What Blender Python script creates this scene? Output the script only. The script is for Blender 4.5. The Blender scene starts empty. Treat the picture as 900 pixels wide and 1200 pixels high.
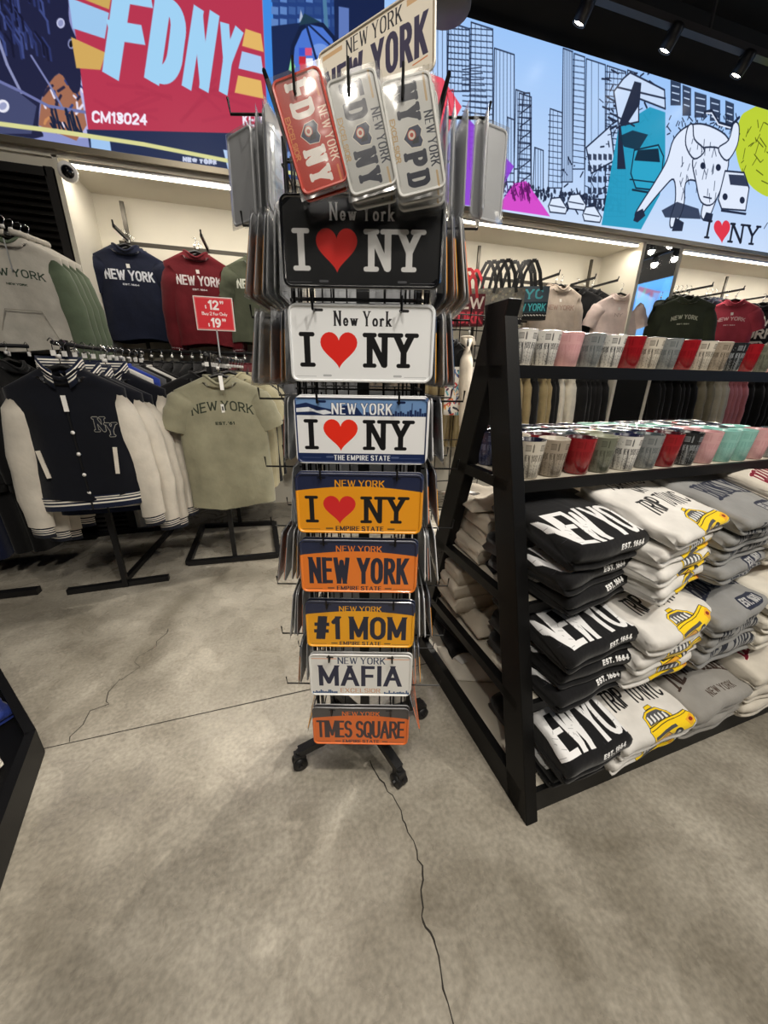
import bpy, math, random
import numpy as np
from mathutils import Vector, Matrix, Euler
random.seed(7); rng = np.random.default_rng(7)
SC = bpy.context.scene; COL = SC.collection
R_ = math.radians; PI = math.pi
def lin(c):
    if isinstance(c, str):
        c = c.lstrip('#'); c = [int(c[i:i+2], 16)/255 for i in (0, 2, 4)]
    return tuple(x/12.92 if x <= .04045 else ((x+.055)/1.055)**2.4 for x in c[:3]) + (1,)
# ------------------------------------------------------------------ camera
PITCH, YAW, ROLL, FPX = R_(20.07), R_(16.72), R_(.854), 433.1
CPOS = np.array([0, 0, 1.35])
_f = np.array([math.sin(YAW)*math.cos(PITCH), math.cos(YAW)*math.cos(PITCH), -math.sin(PITCH)])
_r = np.array([math.cos(YAW), -math.sin(YAW), 0]); _u = np.cross(_r, _f)
_r2 = _r*math.cos(ROLL)+_u*math.sin(ROLL); _u2 = -_r*math.sin(ROLL)+_u*math.cos(ROLL)
cd = bpy.data.cameras.new('camera'); cam = bpy.data.objects.new('camera', cd); COL.objects.link(cam)
cam.matrix_world = Matrix(((_r2[0], _u2[0], -_f[0], 0), (_r2[1], _u2[1], -_f[1], 0), (_r2[2], _u2[2], -_f[2], 1.35), (0, 0, 0, 1)))
cd.sensor_fit = 'VERTICAL'; cd.sensor_height = 36; cd.sensor_width = 27; cd.lens = FPX/1200*36; cd.clip_start = .02
SC.camera = cam
# ------------------------------------------------------------------ view, world, lights
SC.view_settings.view_transform = 'Standard'; SC.view_settings.look = 'None'
SC.view_settings.gamma = 1; SC.view_settings.use_curve_mapping = False; SC.view_settings.exposure = 0.1
SC.cycles.use_denoising = True; SC.cycles.max_bounces = 6; SC.cycles.transparent_max_bounces = 16
SC.cycles.sample_clamp_indirect = 4
w = bpy.data.worlds.new('world'); SC.world = w; w.use_nodes = True
w.node_tree.nodes['Background'].inputs[0].default_value = (.5, .47, .42, 1)
w.node_tree.nodes['Background'].inputs[1].default_value = .05
def light(kind, name, loc, target, power, col=(1, .93, .82), size=.2, sy=None, angle=60, blend=.6):
    d = bpy.data.lights.new(name, kind); o = bpy.data.objects.new(name, d); COL.objects.link(o)
    d.energy = power; d.color = col; o.location = loc
    o.rotation_euler = (Vector(target)-Vector(loc)).to_track_quat('-Z', 'Y').to_euler()
    if kind == 'AREA':
        d.shape = 'RECTANGLE'; d.size = size; d.size_y = sy or size
    else:
        d.shadow_soft_size = size
        if kind == 'SPOT': d.spot_size = R_(angle); d.spot_blend = blend
    return o
def at(px, py, Y):                                  # the point of the plane y=Y that shows at a pixel of the 900x1200 photograph
    v = _f+_r2*(px-450)/FPX+_u2*(600-py)/FPX; t = Y/v[1]; return Vector((v[0]*t, Y, 1.35+v[2]*t))
SPOTS = [at(683, 17, 3.3), at(784, 50, 3.3), at(868, 80, 3.3)]
for p, tgt in zip(SPOTS, ((1.3, 1.0, 0), (1.9, .7, 0), (2.7, .6, 0))): light('SPOT', 'track_and_fill_spot', p+Vector((0, -.06, -.07)), tgt, 430, size=.05, angle=80)
light('SPOT', 'track_and_fill_spot', (-.9, 2.0, 4.2), (-.6, 2.9, 0), 18, size=.06, angle=80)
light('SPOT', 'track_and_fill_spot', (.9, -.9, 4.2), (.9, 1.2, .6), 190, size=.08, angle=75)
light('SPOT', 'track_and_fill_spot', (-.9, -1.6, 4.2), (-.1, .8, .8), 140, size=.08, angle=80)
light('SPOT', 'track_and_fill_spot', (2.6, -1.4, 4.2), (2.0, 1.0, .6), 200, size=.08, angle=80)
light('SPOT', 'track_and_fill_spot', (-.6, .3, 4.3), (-.9, 2.9, 1.1), 80, size=.06, angle=70)
light('SPOT', 'track_and_fill_spot', (.1, -.7, 4.2), (.1, .05, 0), 170, size=.1, angle=34, blend=.9)  # added fill spot that brightens the near floor; it has no fitting
light('AREA', 'overhead_fill_light', (.5, -.5, 4.3), (.5, .2, 0), 55, size=2.5, sy=1.5)  # added broad fill from overhead; the ceiling holds no such panel
# ------------------------------------------------------------------ 2-D painter (numpy)
class Cv:
    def __init__(s, w, h, bg=(1, 1, 1), a=0.0):
        s.w, s.h = w, h; s.b = np.empty((h, w, 3), np.float32); s.b[:] = C3(bg); s.a = np.full((h, w), a, np.float32); s.f = lambda x, y: (x, y); s.clip = None
    def _box(s, x0, y0, x1, y1):
        x0 = max(0, int(x0)-1); y0 = max(0, int(y0)-1); x1 = min(s.w, int(x1)+3); y1 = min(s.h, int(y1)+3)
        if s.clip: y0 = max(y0, int(round(s.clip[0]))); y1 = min(y1, int(round(s.clip[1])))
        if x1 <= x0 or y1 <= y0: return None
        X = np.arange(x0, x1, dtype=np.float32)+.5; Y = (np.arange(y0, y1, dtype=np.float32)+.5)[:, None]
        return (slice(y0, y1), slice(x0, x1)), X, Y
    def put(s, sl, cov, col, al=1.0):
        cov = np.clip(cov, 0, 1)*al
        s.b[sl] = s.b[sl]*(1-cov[..., None])+np.array(C3(col), np.float32)*cov[..., None]
        s.a[sl] = s.a[sl]+(1-s.a[sl])*cov
    def seg(s, p, q, w, col, cap='r', al=1.0, raw=False):
        if not raw: p = s.f(*p); q = s.f(*q)
        r = w/2; g = s._box(min(p[0], q[0])-r, min(p[1], q[1])-r, max(p[0], q[0])+r, max(p[1], q[1])+r)
        if g is None: return
        sl, X, Y = g; dx, dy = q[0]-p[0], q[1]-p[1]; L = math.hypot(dx, dy)+1e-6; dx /= L; dy /= L
        t = (X-p[0])*dx+(Y-p[1])*dy; n = np.abs(-(X-p[0])*dy+(Y-p[1])*dx)
        e = np.maximum(-t, t-L)
        if cap == 'r': d = np.hypot(n, np.maximum(e, 0))-r
        else: d = np.maximum(n-r, e)
        s.put(sl, .5-d, col, al)
    def line(s, pts, w, col, al=1.0, close=False):
        if close: pts = list(pts)+[pts[0]]
        for a, b in zip(pts, pts[1:]): s.seg(a, b, w, col, al=al)
    def poly(s, pts, col, al=1.0, out=None, ow=1.5):
        P = np.array([s.f(*p) for p in pts], np.float32)
        g = s._box(P[:, 0].min(), P[:, 1].min(), P[:, 0].max(), P[:, 1].max())
        if g is not None:
            sl, X, Y = g; ins = np.zeros((Y.shape[0], X.shape[0]), bool); D = np.full(ins.shape, 9., np.float32)
            for (ax, ay), (bx, by) in zip(P, np.roll(P, -1, 0)):
                if ay != by: ins ^= ((ay > Y) != (by > Y)) & (X < (bx-ax)*(Y-ay)/(by-ay)+ax)
                dx, dy = bx-ax, by-ay; L2 = dx*dx+dy*dy+1e-9
                t = np.clip(((X-ax)*dx+(Y-ay)*dy)/L2, 0, 1); D = np.minimum(D, np.hypot(X-ax-t*dx, Y-ay-t*dy))
            s.put(sl, .5+np.where(ins, D, -D), col, al)
        if out is not None: s.line(pts, ow, out, close=True)
    def ell(s, cx, cy, rx, ry, col, al=1.0, out=None, ow=1.5, n=20):
        s.poly([(cx+rx*math.cos(2*PI*i/n), cy+ry*math.sin(2*PI*i/n)) for i in range(n)], col, al, out, ow)
    def heart(s, cx, cy, w, h, col, M=None):
        pts = []
        for i in range(40):
            t = 2*PI*i/40; x = 16*math.sin(t)**3; y = 13*math.cos(t)-5*math.cos(2*t)-2*math.cos(3*t)-math.cos(4*t)
            p = (cx+x/32*w, cy-(y+2.5)/29*h); pts.append(M(*p) if M else p)
        s.poly(pts, col)
    def image(s, name):
        im = bpy.data.images.new(name, s.w, s.h, alpha=True)
        px = np.concatenate([np.clip(s.b, 0, 1), s.a[..., None]], 2)[::-1].astype(np.float32)
        im.pixels.foreach_set(np.ascontiguousarray(px).ravel()); im.update(); im.pack(); return im
def smooth(P, n=4):
    out = []; L_ = len(P)
    for i in range(L_):
        a, b, c, d = P[i-1], P[i], P[(i+1) % L_], P[(i+2) % L_]
        for k in range(n):
            t = k/n; out.append(tuple(.5*(2*b[j]+(c[j]-a[j])*t+(2*a[j]-5*b[j]+4*c[j]-d[j])*t*t+(3*b[j]-a[j]-3*c[j]+d[j])*t**3) for j in (0, 1)))
    return out
def C3(c):
    if isinstance(c, str):
        c = c.lstrip('#'); return tuple(int(c[i:i+2], 16)/255 for i in (0, 2, 4))
    return tuple(c[:3])
def arc(cx, cy, rx, ry, a, b, n=9): return [(cx+rx*math.cos(R_(a+(b-a)*i/n)), cy+ry*math.sin(R_(a+(b-a)*i/n))) for i in range(n+1)]
GL = {
 'A': (.66, [[(0, 0), (.33, 1)], [(.33, 1), (.66, 0)], [(.13, .34), (.53, .34)]]),
 'B': (.54, [[(0, 0), (0, 1)], [(0, 1)]+arc(.27, .77, .23, .23, 90, -90)+[(0, .54)], [(0, .54)]+arc(.28, .27, .26, .27, 90, -90)+[(0, 0)]]),
 'C': (.56, [arc(.29, .7, .29, .3, 20, 180)+arc(.29, .3, .29, .3, 180, 340)]),
 'D': (.56, [[(0, 0), (0, 1)], [(0, 1)]+arc(.24, .68, .32, .32, 90, 0)+arc(.24, .32, .32, .32, 0, -90)+[(0, 0)]]),
 'E': (.48, [[(0, 0), (0, 1)], [(0, 1), (.48, 1)], [(0, .52), (.42, .52)], [(0, 0), (.48, 0)]]),
 'F': (.46, [[(0, 0), (0, 1)], [(0, 1), (.46, 1)], [(0, .5), (.4, .5)]]),
 'G': (.58, [arc(.29, .7, .29, .3, 20, 180)+arc(.29, .3, .29, .3, 180, 350), [(.58, .25), (.58, .48)], [(.58, .48), (.34, .48)]]),
 'H': (.56, [[(0, 0), (0, 1)], [(.56, 0), (.56, 1)], [(0, .52), (.56, .52)]]),
 'I': (.0, [[(0, 0), (0, 1)]]),
 'J': (.4, [[(.4, 1), (.4, .26)]+arc(.2, .22, .2, .22, 0, -180)]),
 'K': (.56, [[(0, 0), (0, 1)], [(.54, 1), (.02, .4)], [(.2, .6), (.56, 0)]]),
 'L': (.46, [[(0, 1), (0, 0)], [(0, 0), (.46, 0)]]),
 'M': (.76, [[(0, 0), (0, 1)], [(0, 1), (.38, .12)], [(.38, .12), (.76, 1)], [(.76, 1), (.76, 0)]]),
 'N': (.6, [[(0, 0), (0, 1)], [(0, 1), (.6, 0)], [(.6, 0), (.6, 1)]]),
 'O': (.6, [arc(.3, .7, .3, .3, 0, 180)+arc(.3, .3, .3, .3, 180, 360)+[(.6, .7)]]),
 'P': (.54, [[(0, 0), (0, 1)], [(0, 1)]+arc(.27, .74, .26, .26, 90, -90)+[(0, .48)]]),
 'Q': (.6, [arc(.3, .7, .3, .3, 0, 180)+arc(.3, .3, .3, .3, 180, 360)+[(.6, .7)], [(.36, .22), (.6, -.06)]]),
 'R': (.56, [[(0, 0), (0, 1)], [(0, 1)]+arc(.27, .74, .26, .26, 90, -90)+[(0, .48)], [(.27, .48), (.56, 0)]]),
 'S': (.54, [arc(.27, .75, .26, .25, 25, 250, 10)+arc(.27, .26, .27, .26, 70, -155, 10)]),
 'T': (.56, [[(0, 1), (.56, 1)], [(.28, 1), (.28, 0)]]),
 'U': (.58, [[(0, 1), (0, .28)]+arc(.29, .28, .29, .28, 180, 360)+[(.58, 1)]]),
 'V': (.62, [[(0, 1), (.31, 0)], [(.31, 0), (.62, 1)]]),
 'W': (.88, [[(0, 1), (.22, 0)], [(.22, 0), (.44, .9)], [(.44, .9), (.66, 0)], [(.66, 0), (.88, 1)]]),
 'X': (.6, [[(0, 0), (.6, 1)], [(0, 1), (.6, 0)]]),
 'Y': (.62, [[(0, 1), (.31, .46)], [(.62, 1), (.31, .46)], [(.31, .46), (.31, 0)]]),
 'Z': (.54, [[(0, 1), (.54, 1)], [(.54, 1), (0, 0)], [(0, 0), (.54, 0)]]),
 '0': (.54, [arc(.27, .7, .27, .3, 0, 180)+arc(.27, .3, .27, .3, 180, 360)+[(.54, .7)]]),
 '1': (.22, [[(.2, 0), (.2, 1)], [(.2, 1), (0, .8)]]),
 '2': (.5, [arc(.25, .73, .25, .27, 165, -30)+[(0, 0)], [(0, 0), (.5, 0)]]),
 '3': (.5, [arc(.24, .76, .24, .24, 150, -90)+arc(.24, .26, .26, .26, 90, -150)]),
 '4': (.54, [[(.4, 0), (.4, 1)], [(.4, 1), (0, .3)], [(0, .3), (.54, .3)]]),
 '5': (.5, [[(.46, 1), (.06, 1)], [(.06, 1), (.02, .56)], [(.02, .56)]+arc(.23, .32, .27, .32, 110, -150)]),
 '6': (.52, [arc(.26, .3, .26, .3, 0, 360, 14), [(0, .3), (.04, .7), (.22, .97), (.4, 1)]]),
 '8': (.52, [arc(.26, .77, .23, .23, 0, 360, 14), arc(.26, .27, .26, .27, 0, 360, 14)]),
 '9': (.52, [arc(.26, .7, .26, .3, 0, 360, 14), [(.52, .7), (.48, .3), (.3, .03), (.12, 0)]]),
 '#': (.62, [[(.12, 0), (.26, 1)], [(.36, 0), (.5, 1)], [(0, .33), (.58, .33)], [(.04, .68), (.62, .68)]]),
 '$': (.5, [arc(.25, .7, .22, .19, 25, 250, 10)+arc(.25, .3, .23, .2, 70, -155, 10), [(.25, 0), (.25, 1)]]),
 '.': (.0, [[(0, 0), (0, .04)]]), "'": (.0, [[(0, .8), (0, 1)]]), ',': (.0, [[(0, -.1), (0, .05)]]),
 '*': (.3, [arc(.15, .15, .15, .15, 0, 360, 12)]),
 'a': (.42, [arc(.2, .22, .2, .24, 0, 360, 12), [(.42, .46), (.42, 0)]]),
 'e': (.42, [[(0, .25), (.4, .25)]+arc(.21, .25, .2, .23, 0, 320, 12)]),
 'f': (.28, [[(.1, 0), (.1, .8)]+arc(.24, .8, .14, .18, 180, 60, 5), [(0, .48), (.26, .48)]]),
 'k': (.42, [[(0, 0), (0, 1)], [(.38, .48), (.02, .2)], [(.14, .28), (.42, 0)]]),
 'l': (.0, [[(0, 0), (0, 1)]]),
 'n': (.38, [[(0, 0), (0, .48)], [(0, .3)]+arc(.19, .3, .19, .18, 160, 0, 6)+[(.38, 0)]]),
 'o': (.44, [arc(.22, .24, .22, .24, 0, 360, 14)]),
 'r': (.26, [[(0, 0), (0, .48)], [(0, .3)]+arc(.18, .28, .18, .2, 160, 60, 5)]),
 'u': (.38, [[(0, .48), (0, .18)]+arc(.19, .18, .19, .18, 180, 360, 8)+[(.38, .48)], [(.38, .3), (.38, 0)]]),
 'w': (.62, [[(0, .48), (.16, 0)], [(.16, 0), (.31, .44)], [(.31, .44), (.46, 0)], [(.46, 0), (.62, .48)]]),
 'y': (.38, [[(0, .48), (.2, 0)], [(.38, .48), (.1, -.25)]]),
}
GL['_'] = (.3, [])
def text(cv, s, box, wt, col, serif=0, contrast=1., track=.16, arch=0., slant=0., quad=None, fan=0., cap='s', al=1.0, jit=0., out=None):
    """stroke lettering: box = x0,y0,x1,y1 (y down) or quad = four corners TL,TR,BR,BL in the canvas' own units"""
    rr = random.Random(len(s)*7+3); axis = quad is None
    if quad is None:
        x0, y0, x1, y1 = box; quad = [(x0, y0), (x1, y0), (x1, y1), (x0, y1)]
    q = [cv.f(*p) for p in quad]
    Wd = math.hypot(q[1][0]-q[0][0], q[1][1]-q[0][1]); H = math.hypot(q[3][0]-q[0][0], q[3][1]-q[0][1])
    st = wt*(.66 if contrast == 1 else .4) if serif else wt
    sh = serif*H*.9 if serif else 0
    gap = wt+track*H*.35+sh*1.1; sp = H*.26; letters = [c for c in s if c != ' ']
    G = sum(GL[c][0] for c in letters)*H; fixed = gap*(len(letters)-1)+sp*s.count(' ')+2*sh
    k = (Wd-wt-fixed)/max(G, 1e-3) if G > 0 else 1.
    if G > 0 and k < .45 and fixed > 0: sc = max(.2, (Wd-wt-.45*G)/fixed); gap *= sc; sp *= sc; k = .45
    k = min(k, 3.); pos = []; X = wt/2+sh; prev = False
    if G == 0: X = (Wd-gap*(len(letters)-1))/2
    for c in s:
        if c == ' ': X += sp; continue
        pos.append((c, X)); X += GL[c][0]*H*k+gap
    hy = st/2/H
    def M(px, Y):
        a = px/Wd; b = hy+(1-2*hy)*(1-Y)
        b += arch*(1-(2*a-1)**2); a = a+slant*(.5-b)+fan*(a-.5)*(.5-b)
        return ((1-a)*(1-b)*q[0][0]+a*(1-b)*q[1][0]+a*b*q[2][0]+(1-a)*b*q[3][0],
                (1-a)*(1-b)*q[0][1]+a*(1-b)*q[1][1]+a*b*q[2][1]+(1-a)*b*q[3][1])
    flat = axis and not arch and not jit and cap == 's'
    for W_, K_ in (((out[1], out[0]),) if out else ())+((0, col),):
        if flat: cv.clip = (q[0][1]-W_/2-(H*.3 if any(c in ',y' for c in s) and not serif else 0), q[3][1]+W_/2+(H*.3 if any(c in ',yQ' for c in s) else 0))
        for c, ox in pos:
            jy = rr.uniform(-jit, jit)
            for stx in GL[c][1]:
                n = len(stx)
                for i in range(n-1):
                    a, b = stx[i], stx[i+1]
                    P = M(ox+a[0]*H*k, a[1]+jy); Q = M(ox+b[0]*H*k, b[1]+jy)
                    dx, dy = abs(b[0]-a[0])*k, abs(b[1]-a[1])
                    ww = wt*(contrast if dx > 2*dy or (contrast < 1 and serif and (b[0]-a[0])*(b[1]-a[1]) > 0 and dy > .5 and c in 'AMNUVWXY') else 1)+W_
                    L = math.hypot(Q[0]-P[0], Q[1]-P[1])+1e-6; ux, uy = (Q[0]-P[0])/L, (Q[1]-P[1])/L
                    straight = dx < .1*dy or dy < .1*dx; horiz = dy < .1*dx
                    e = 0 if (serif and not horiz) else ww/2 if straight else (ww*.8 if flat else ww*.1)
                    if horiz and dx > 0: e = ww/2
                    edge = lambda v: horiz or abs(v) < .03 or abs(v-1) < .03 or abs(v-.48) < .01
                    if n == 2 and cap == 's':
                        eP, eQ = e*edge(a[1]), e*edge(b[1]); cv.seg((P[0]-ux*eP, P[1]-uy*eP), (Q[0]+ux*eQ, Q[1]+uy*eQ), ww, K_, 'b', al, raw=True)
                        for pt, o_ in ((P, edge(a[1])), (Q, edge(b[1]))):
                            if not o_: cv.seg(pt, (pt[0]+.01, pt[1]), ww, K_, 'r', al, raw=True)
                    elif serif and n == 2: cv.seg(P, Q, ww, K_, 'b', al, raw=True)
                    else:
                        cv.seg(P, Q, ww, K_, 'r', al, raw=True)
                        if cap == 's' and straight and (i == 0 or i == n-2) and not serif:
                            e = ww/2 if axis else 0; cv.seg((P[0]-ux*e*(i == 0), P[1]-uy*e*(i == 0)), (Q[0]+ux*e*(i == n-2), Q[1]+uy*e*(i == n-2)), ww, K_, 'b', al, raw=True)
                    if c in 'NM' and serif:
                        for pt in ((.6, 0),) if c == 'N' else ((.38, .12),):
                            if pt in (a, b): cv.seg(M(ox+pt[0]*H*k, pt[1]+wt/2/H-hy), M(ox+pt[0]*H*k, pt[1]+wt/2/H-hy+.01), wt+W_, K_, 'r', al, raw=True)
                    if serif:
                        for pt, end in ((a, i == 0), (b, i == n-2)):
                            if not end or dy < .5*dx: continue
                            if not (abs(pt[1]) < .03 or abs(pt[1]-1) < .03 or (abs(pt[1]-.48) < .02 and c in 'wkyrnu')): continue
                            if c in 'AVWMNvwy' and pt in ((.33, 1), (.38, .12), (.31, 0), (.22, 0), (.66, 0), (.44, .9), (.6, 0), (.16, 0), (.46, 0)) and not (c == 'A' and pt == (.66, 0)): continue
                            if c in '0689': continue
                            cv.seg(M(ox+pt[0]*H*k-sh, pt[1]+jy), M(ox+pt[0]*H*k+sh, pt[1]+jy), st+W_, K_, 'r', al, raw=True)
        cv.clip = None
# ------------------------------------------------------------------ materials
_M = {}
def nodes(m): m.use_nodes = True; return m.node_tree.nodes, m.node_tree.links, m.node_tree.nodes['Principled BSDF']
def mat(name, col, rough=.5, metal=0., noise=0., nscale=30., bump=0., bscale=200., coat=0., sheen=0., img=None, emit=None, alpha=None, spec=None, grime=None):
    if name in _M: return _M[name]
    m = bpy.data.materials.new(name); N, L, b = nodes(m); base = lin(col)
    b.inputs['Base Color'].default_value = base; b.inputs['Roughness'].default_value = rough; b.inputs['Metallic'].default_value = metal
    if coat: b.inputs['Coat Weight'].default_value = coat; b.inputs['Coat Roughness'].default_value = .08
    if sheen: b.inputs['Sheen Weight'].default_value = sheen
    if spec is not None: b.inputs['Specular IOR Level'].default_value = spec
    tc = N.new('ShaderNodeTexCoord'); cur = None
    if noise:
        n = N.new('ShaderNodeTexNoise'); n.inputs['Scale'].default_value = nscale; n.inputs['Detail'].default_value = 5; L.new(tc.outputs['Object'], n.inputs['Vector'])
        cr = N.new('ShaderNodeMapRange'); cr.inputs[1].default_value = .3; cr.inputs[2].default_value = .7; cr.inputs[3].default_value = 1-noise; cr.inputs[4].default_value = 1+noise; L.new(n.outputs['Fac'], cr.inputs[0])
        mx = N.new('ShaderNodeVectorMath'); mx.operation = 'SCALE'; mx.inputs[0].default_value = base[:3]; L.new(cr.outputs[0], mx.inputs['Scale']); cur = mx.outputs[0]
        L.new(cur, b.inputs['Base Color'])
    if img:
        t = N.new('ShaderNodeTexImage'); t.image = img; t.extension = 'CLIP'; uv = N.new('ShaderNodeUVMap'); uv.uv_map = 'UVMap'; L.new(uv.outputs[0], t.inputs[0])
        mi = N.new('ShaderNodeMixRGB'); L.new(t.outputs['Alpha'], mi.inputs[0]); mi.inputs[1].default_value = base
        if cur: L.new(cur, mi.inputs[1])
        L.new(t.outputs['Color'], mi.inputs[2]); L.new(mi.outputs[0], b.inputs['Base Color'])
        if emit:
            L.new(mi.outputs[0], b.inputs['Emission Color']); b.inputs['Emission Strength'].default_value = emit
    elif emit:
        b.inputs['Emission Color'].default_value = base; b.inputs['Emission Strength'].default_value = emit
    if bump:
        n = N.new('ShaderNodeTexNoise'); n.inputs['Scale'].default_value = bscale; n.inputs['Detail'].default_value = 3; L.new(tc.outputs['Object'], n.inputs['Vector'])
        bp = N.new('ShaderNodeBump'); bp.inputs['Strength'].default_value = bump; bp.inputs['Distance'].default_value = .01; L.new(n.outputs['Fac'], bp.inputs['Height']); L.new(bp.outputs[0], b.inputs['Normal'])
    _M[name] = m; return m
def cloth(name, col, img=None, bump=.55): return mat('cloth_'+name, col, .92, noise=.14, nscale=9, bump=bump, bscale=15, sheen=.15, img=img, spec=.2)
def wrapmat(name='clear_plastic', a=.09, rough=.12):
    if name in _M: return _M[name]
    m = bpy.data.materials.new(name); N, L, b = nodes(m); b.inputs['Base Color'].default_value = (.85, .87, .9, 1); b.inputs['Roughness'].default_value = rough
    out = N['Material Output']; tr = N.new('ShaderNodeBsdfTransparent'); mx = N.new('ShaderNodeMixShader'); lw = N.new('ShaderNodeLayerWeight'); lw.inputs[0].default_value = .35
    gl = N.new('ShaderNodeBsdfGlossy'); gl.inputs['Roughness'].default_value = rough
    ns = N.new('ShaderNodeTexNoise'); ns.inputs['Scale'].default_value = 14; ns.inputs['Detail'].default_value = 2; tc = N.new('ShaderNodeTexCoord'); L.new(tc.outputs['Object'], ns.inputs['Vector'])
    bp = N.new('ShaderNodeBump'); bp.inputs['Strength'].default_value = .35; bp.inputs['Distance'].default_value = .012; L.new(ns.outputs['Fac'], bp.inputs['Height']); L.new(bp.outputs[0], gl.inputs['Normal'])
    ad = N.new('ShaderNodeMath'); ad.operation = 'MULTIPLY_ADD'; ad.inputs[1].default_value = .5; ad.inputs[2].default_value = a; L.new(lw.outputs['Facing'], ad.inputs[0])
    L.new(ad.outputs[0], mx.inputs[0]); L.new(tr.outputs[0], mx.inputs[1]); df = N.new('ShaderNodeBsdfDiffuse'); df.inputs[0].default_value = (.8, .82, .84, 1); m2 = N.new('ShaderNodeMixShader'); m2.inputs[0].default_value = .22; L.new(gl.outputs[0], m2.inputs[1]); L.new(df.outputs[0], m2.inputs[2]); L.new(m2.outputs[0], mx.inputs[2]); L.new(mx.outputs[0], out.inputs['Surface'])
    _M[name] = m; return m
BLACK = mat('black_metal', '#1b1b1d', .42, .3, noise=.15, nscale=12)
BLACKW = mat('black_painted_wood', '#0a0a0b', .5, noise=.25, nscale=6, bump=.05, spec=.25)
WIRE = mat('black_wire', '#121213', .35, .4)
CHROME = mat('chrome', '#c9c9c9', .18, 1)
ALU = mat('bare_aluminium', '#a9aaac', .3, .9, noise=.08, nscale=8)
RUB = mat('black_rubber', '#161617', .5)
CREAM = mat('niche_paint', '#d2ccbd', .8, noise=.03, nscale=3)
WHITEP = mat('white_plastic', '#e8e6e2', .4)
HANG = mat('black_hanger_plastic', '#151515', .35)
WRAP = wrapmat()
# ------------------------------------------------------------------ geometry helpers
class MB:
    def __init__(s): s.v = []; s.f = []; s.uv = []; s.m = []
    def add(s, vs, fs, uvs=None, m=0):
        o = len(s.v); s.v += [tuple(v) for v in vs]
        for i, f in enumerate(fs):
            s.f.append([o+k for k in f]); s.uv.append(uvs[i] if uvs else [(0, 0)]*len(f)); s.m.append(m)
        return s
    def box(s, c, d, rz=0., M=None, m=0):
        hx, hy, hz = d[0]/2, d[1]/2, d[2]/2; vs = []
        for z in (-hz, hz):
            for x, y in ((-hx, -hy), (hx, -hy), (hx, hy), (-hx, hy)):
                p = Vector((x, y, z))
                if rz: p.rotate(Euler((0, 0, rz)))
                if M: p = M @ p
                vs.append(p+Vector(c))
        return s.add(vs, [(3, 2, 1, 0), (4, 5, 6, 7), (0, 1, 5, 4), (1, 2, 6, 5), (2, 3, 7, 6), (3, 0, 4, 7)], m=m)
    def bar(s, p, q, w, h=None, up=(0, 0, 1), m=0):
        h = h or w; p = Vector(p); q = Vector(q); d = (q-p).normalized(); a = d.cross(Vector(up))
        if a.length < 1e-3: a = d.cross(Vector((0, 1, 0)))
        a.normalize(); b = a.cross(d); vs = []
        for e in (p, q):
            for x, y in ((-1, -1), (1, -1), (1, 1), (-1, 1)): vs.append(e+a*x*w/2+b*y*h/2)
        return s.add(vs, [(3, 2, 1, 0), (4, 5, 6, 7), (0, 1, 5, 4), (1, 2, 6, 5), (2, 3, 7, 6), (3, 0, 4, 7)], m=m)
    def tube(s, pts, r, n=8, m=0, cap=True):
        pts = [Vector(p) for p in pts]; rs = r if isinstance(r, (list, tuple)) else [r]*len(pts); vs = []; ref = None
        for i, p in enumerate(pts):
            d = (pts[min(i+1, len(pts)-1)]-pts[max(i-1, 0)]).normalized()
            if ref is None: ref = d.cross(Vector((0, 0, 1)) if abs(d.z) < .9 else Vector((0, 1, 0))).normalized()
            a = (ref-d*ref.dot(d)).normalized(); b = d.cross(a); ref = a
            for k in range(n):
                t = 2*PI*k/n; vs.append(p+(a*math.cos(t)+b*math.sin(t))*rs[i])
        fs = [(i*n+k, i*n+(k+1) % n, (i+1)*n+(k+1) % n, (i+1)*n+k) for i in range(len(pts)-1) for k in range(n)]
        if cap: fs += [tuple(range(n))[::-1], tuple((len(pts)-1)*n+k for k in range(n))]
        return s.add(vs, fs, m=m)
    def lathe(s, prof, n=24, c=(0, 0, 0), uvh=None, m=0):
        vs = []; fs = []; uvs = []
        for r, z in prof:
            for k in range(n): vs.append((c[0]+r*math.cos(2*PI*k/n), c[1]+r*math.sin(2*PI*k/n), c[2]+z))
        for i in range(len(prof)-1):
            for k in range(n):
                fs.append((i*n+k, i*n+(k+1) % n, (i+1)*n+(k+1) % n, (i+1)*n+k))
                if uvh:
                    z0, z1 = prof[i][1]/uvh, prof[i+1][1]/uvh; uvs.append([(k/n*3 % 1, z0), ((k/n*3 % 1)+3/n, z0), ((k/n*3 % 1)+3/n, z1), (k/n*3 % 1, z1)])
                else: uvs.append([(0, 0)]*4)
        return s.add(vs, fs, uvs, m=m)
    def obj(s, name, mats, parent=None, smooth=False, loc=None, rz=None):
        me = bpy.data.meshes.new(name); me.from_pydata(s.v, [], s.f)
        uvl = me.uv_layers.new(name='UVMap'); uvl.data.foreach_set('uv', np.array([c for f in s.uv for p in f for c in p], np.float32))
        for mm in (mats if isinstance(mats, (list, tuple)) else [mats]): me.materials.append(mm)
        me.polygons.foreach_set('material_index', s.m)
        if smooth: me.polygons.foreach_set('use_smooth', [True]*len(s.f))
        me.update(); o = bpy.data.objects.new(name, me); COL.objects.link(o)
        if parent: o.parent = parent
        if loc is not None: o.location = loc
        if rz is not None: o.rotation_euler = (0, 0, rz)
        return o
def tag(o, label, cat, group=None, kind=None):
    o['label'] = label; o['category'] = cat
    if group: o['group'] = group
    if kind: o['kind'] = kind
    return o
def empty(name, loc=(0, 0, 0), rz=0., label=None, cat=None, group=None):
    o = bpy.data.objects.new(name, None); COL.objects.link(o); o.location = loc; o.rotation_euler = (0, 0, rz); o.empty_display_size = .05
    if label: tag(o, label, cat, group)
    return o
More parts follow.
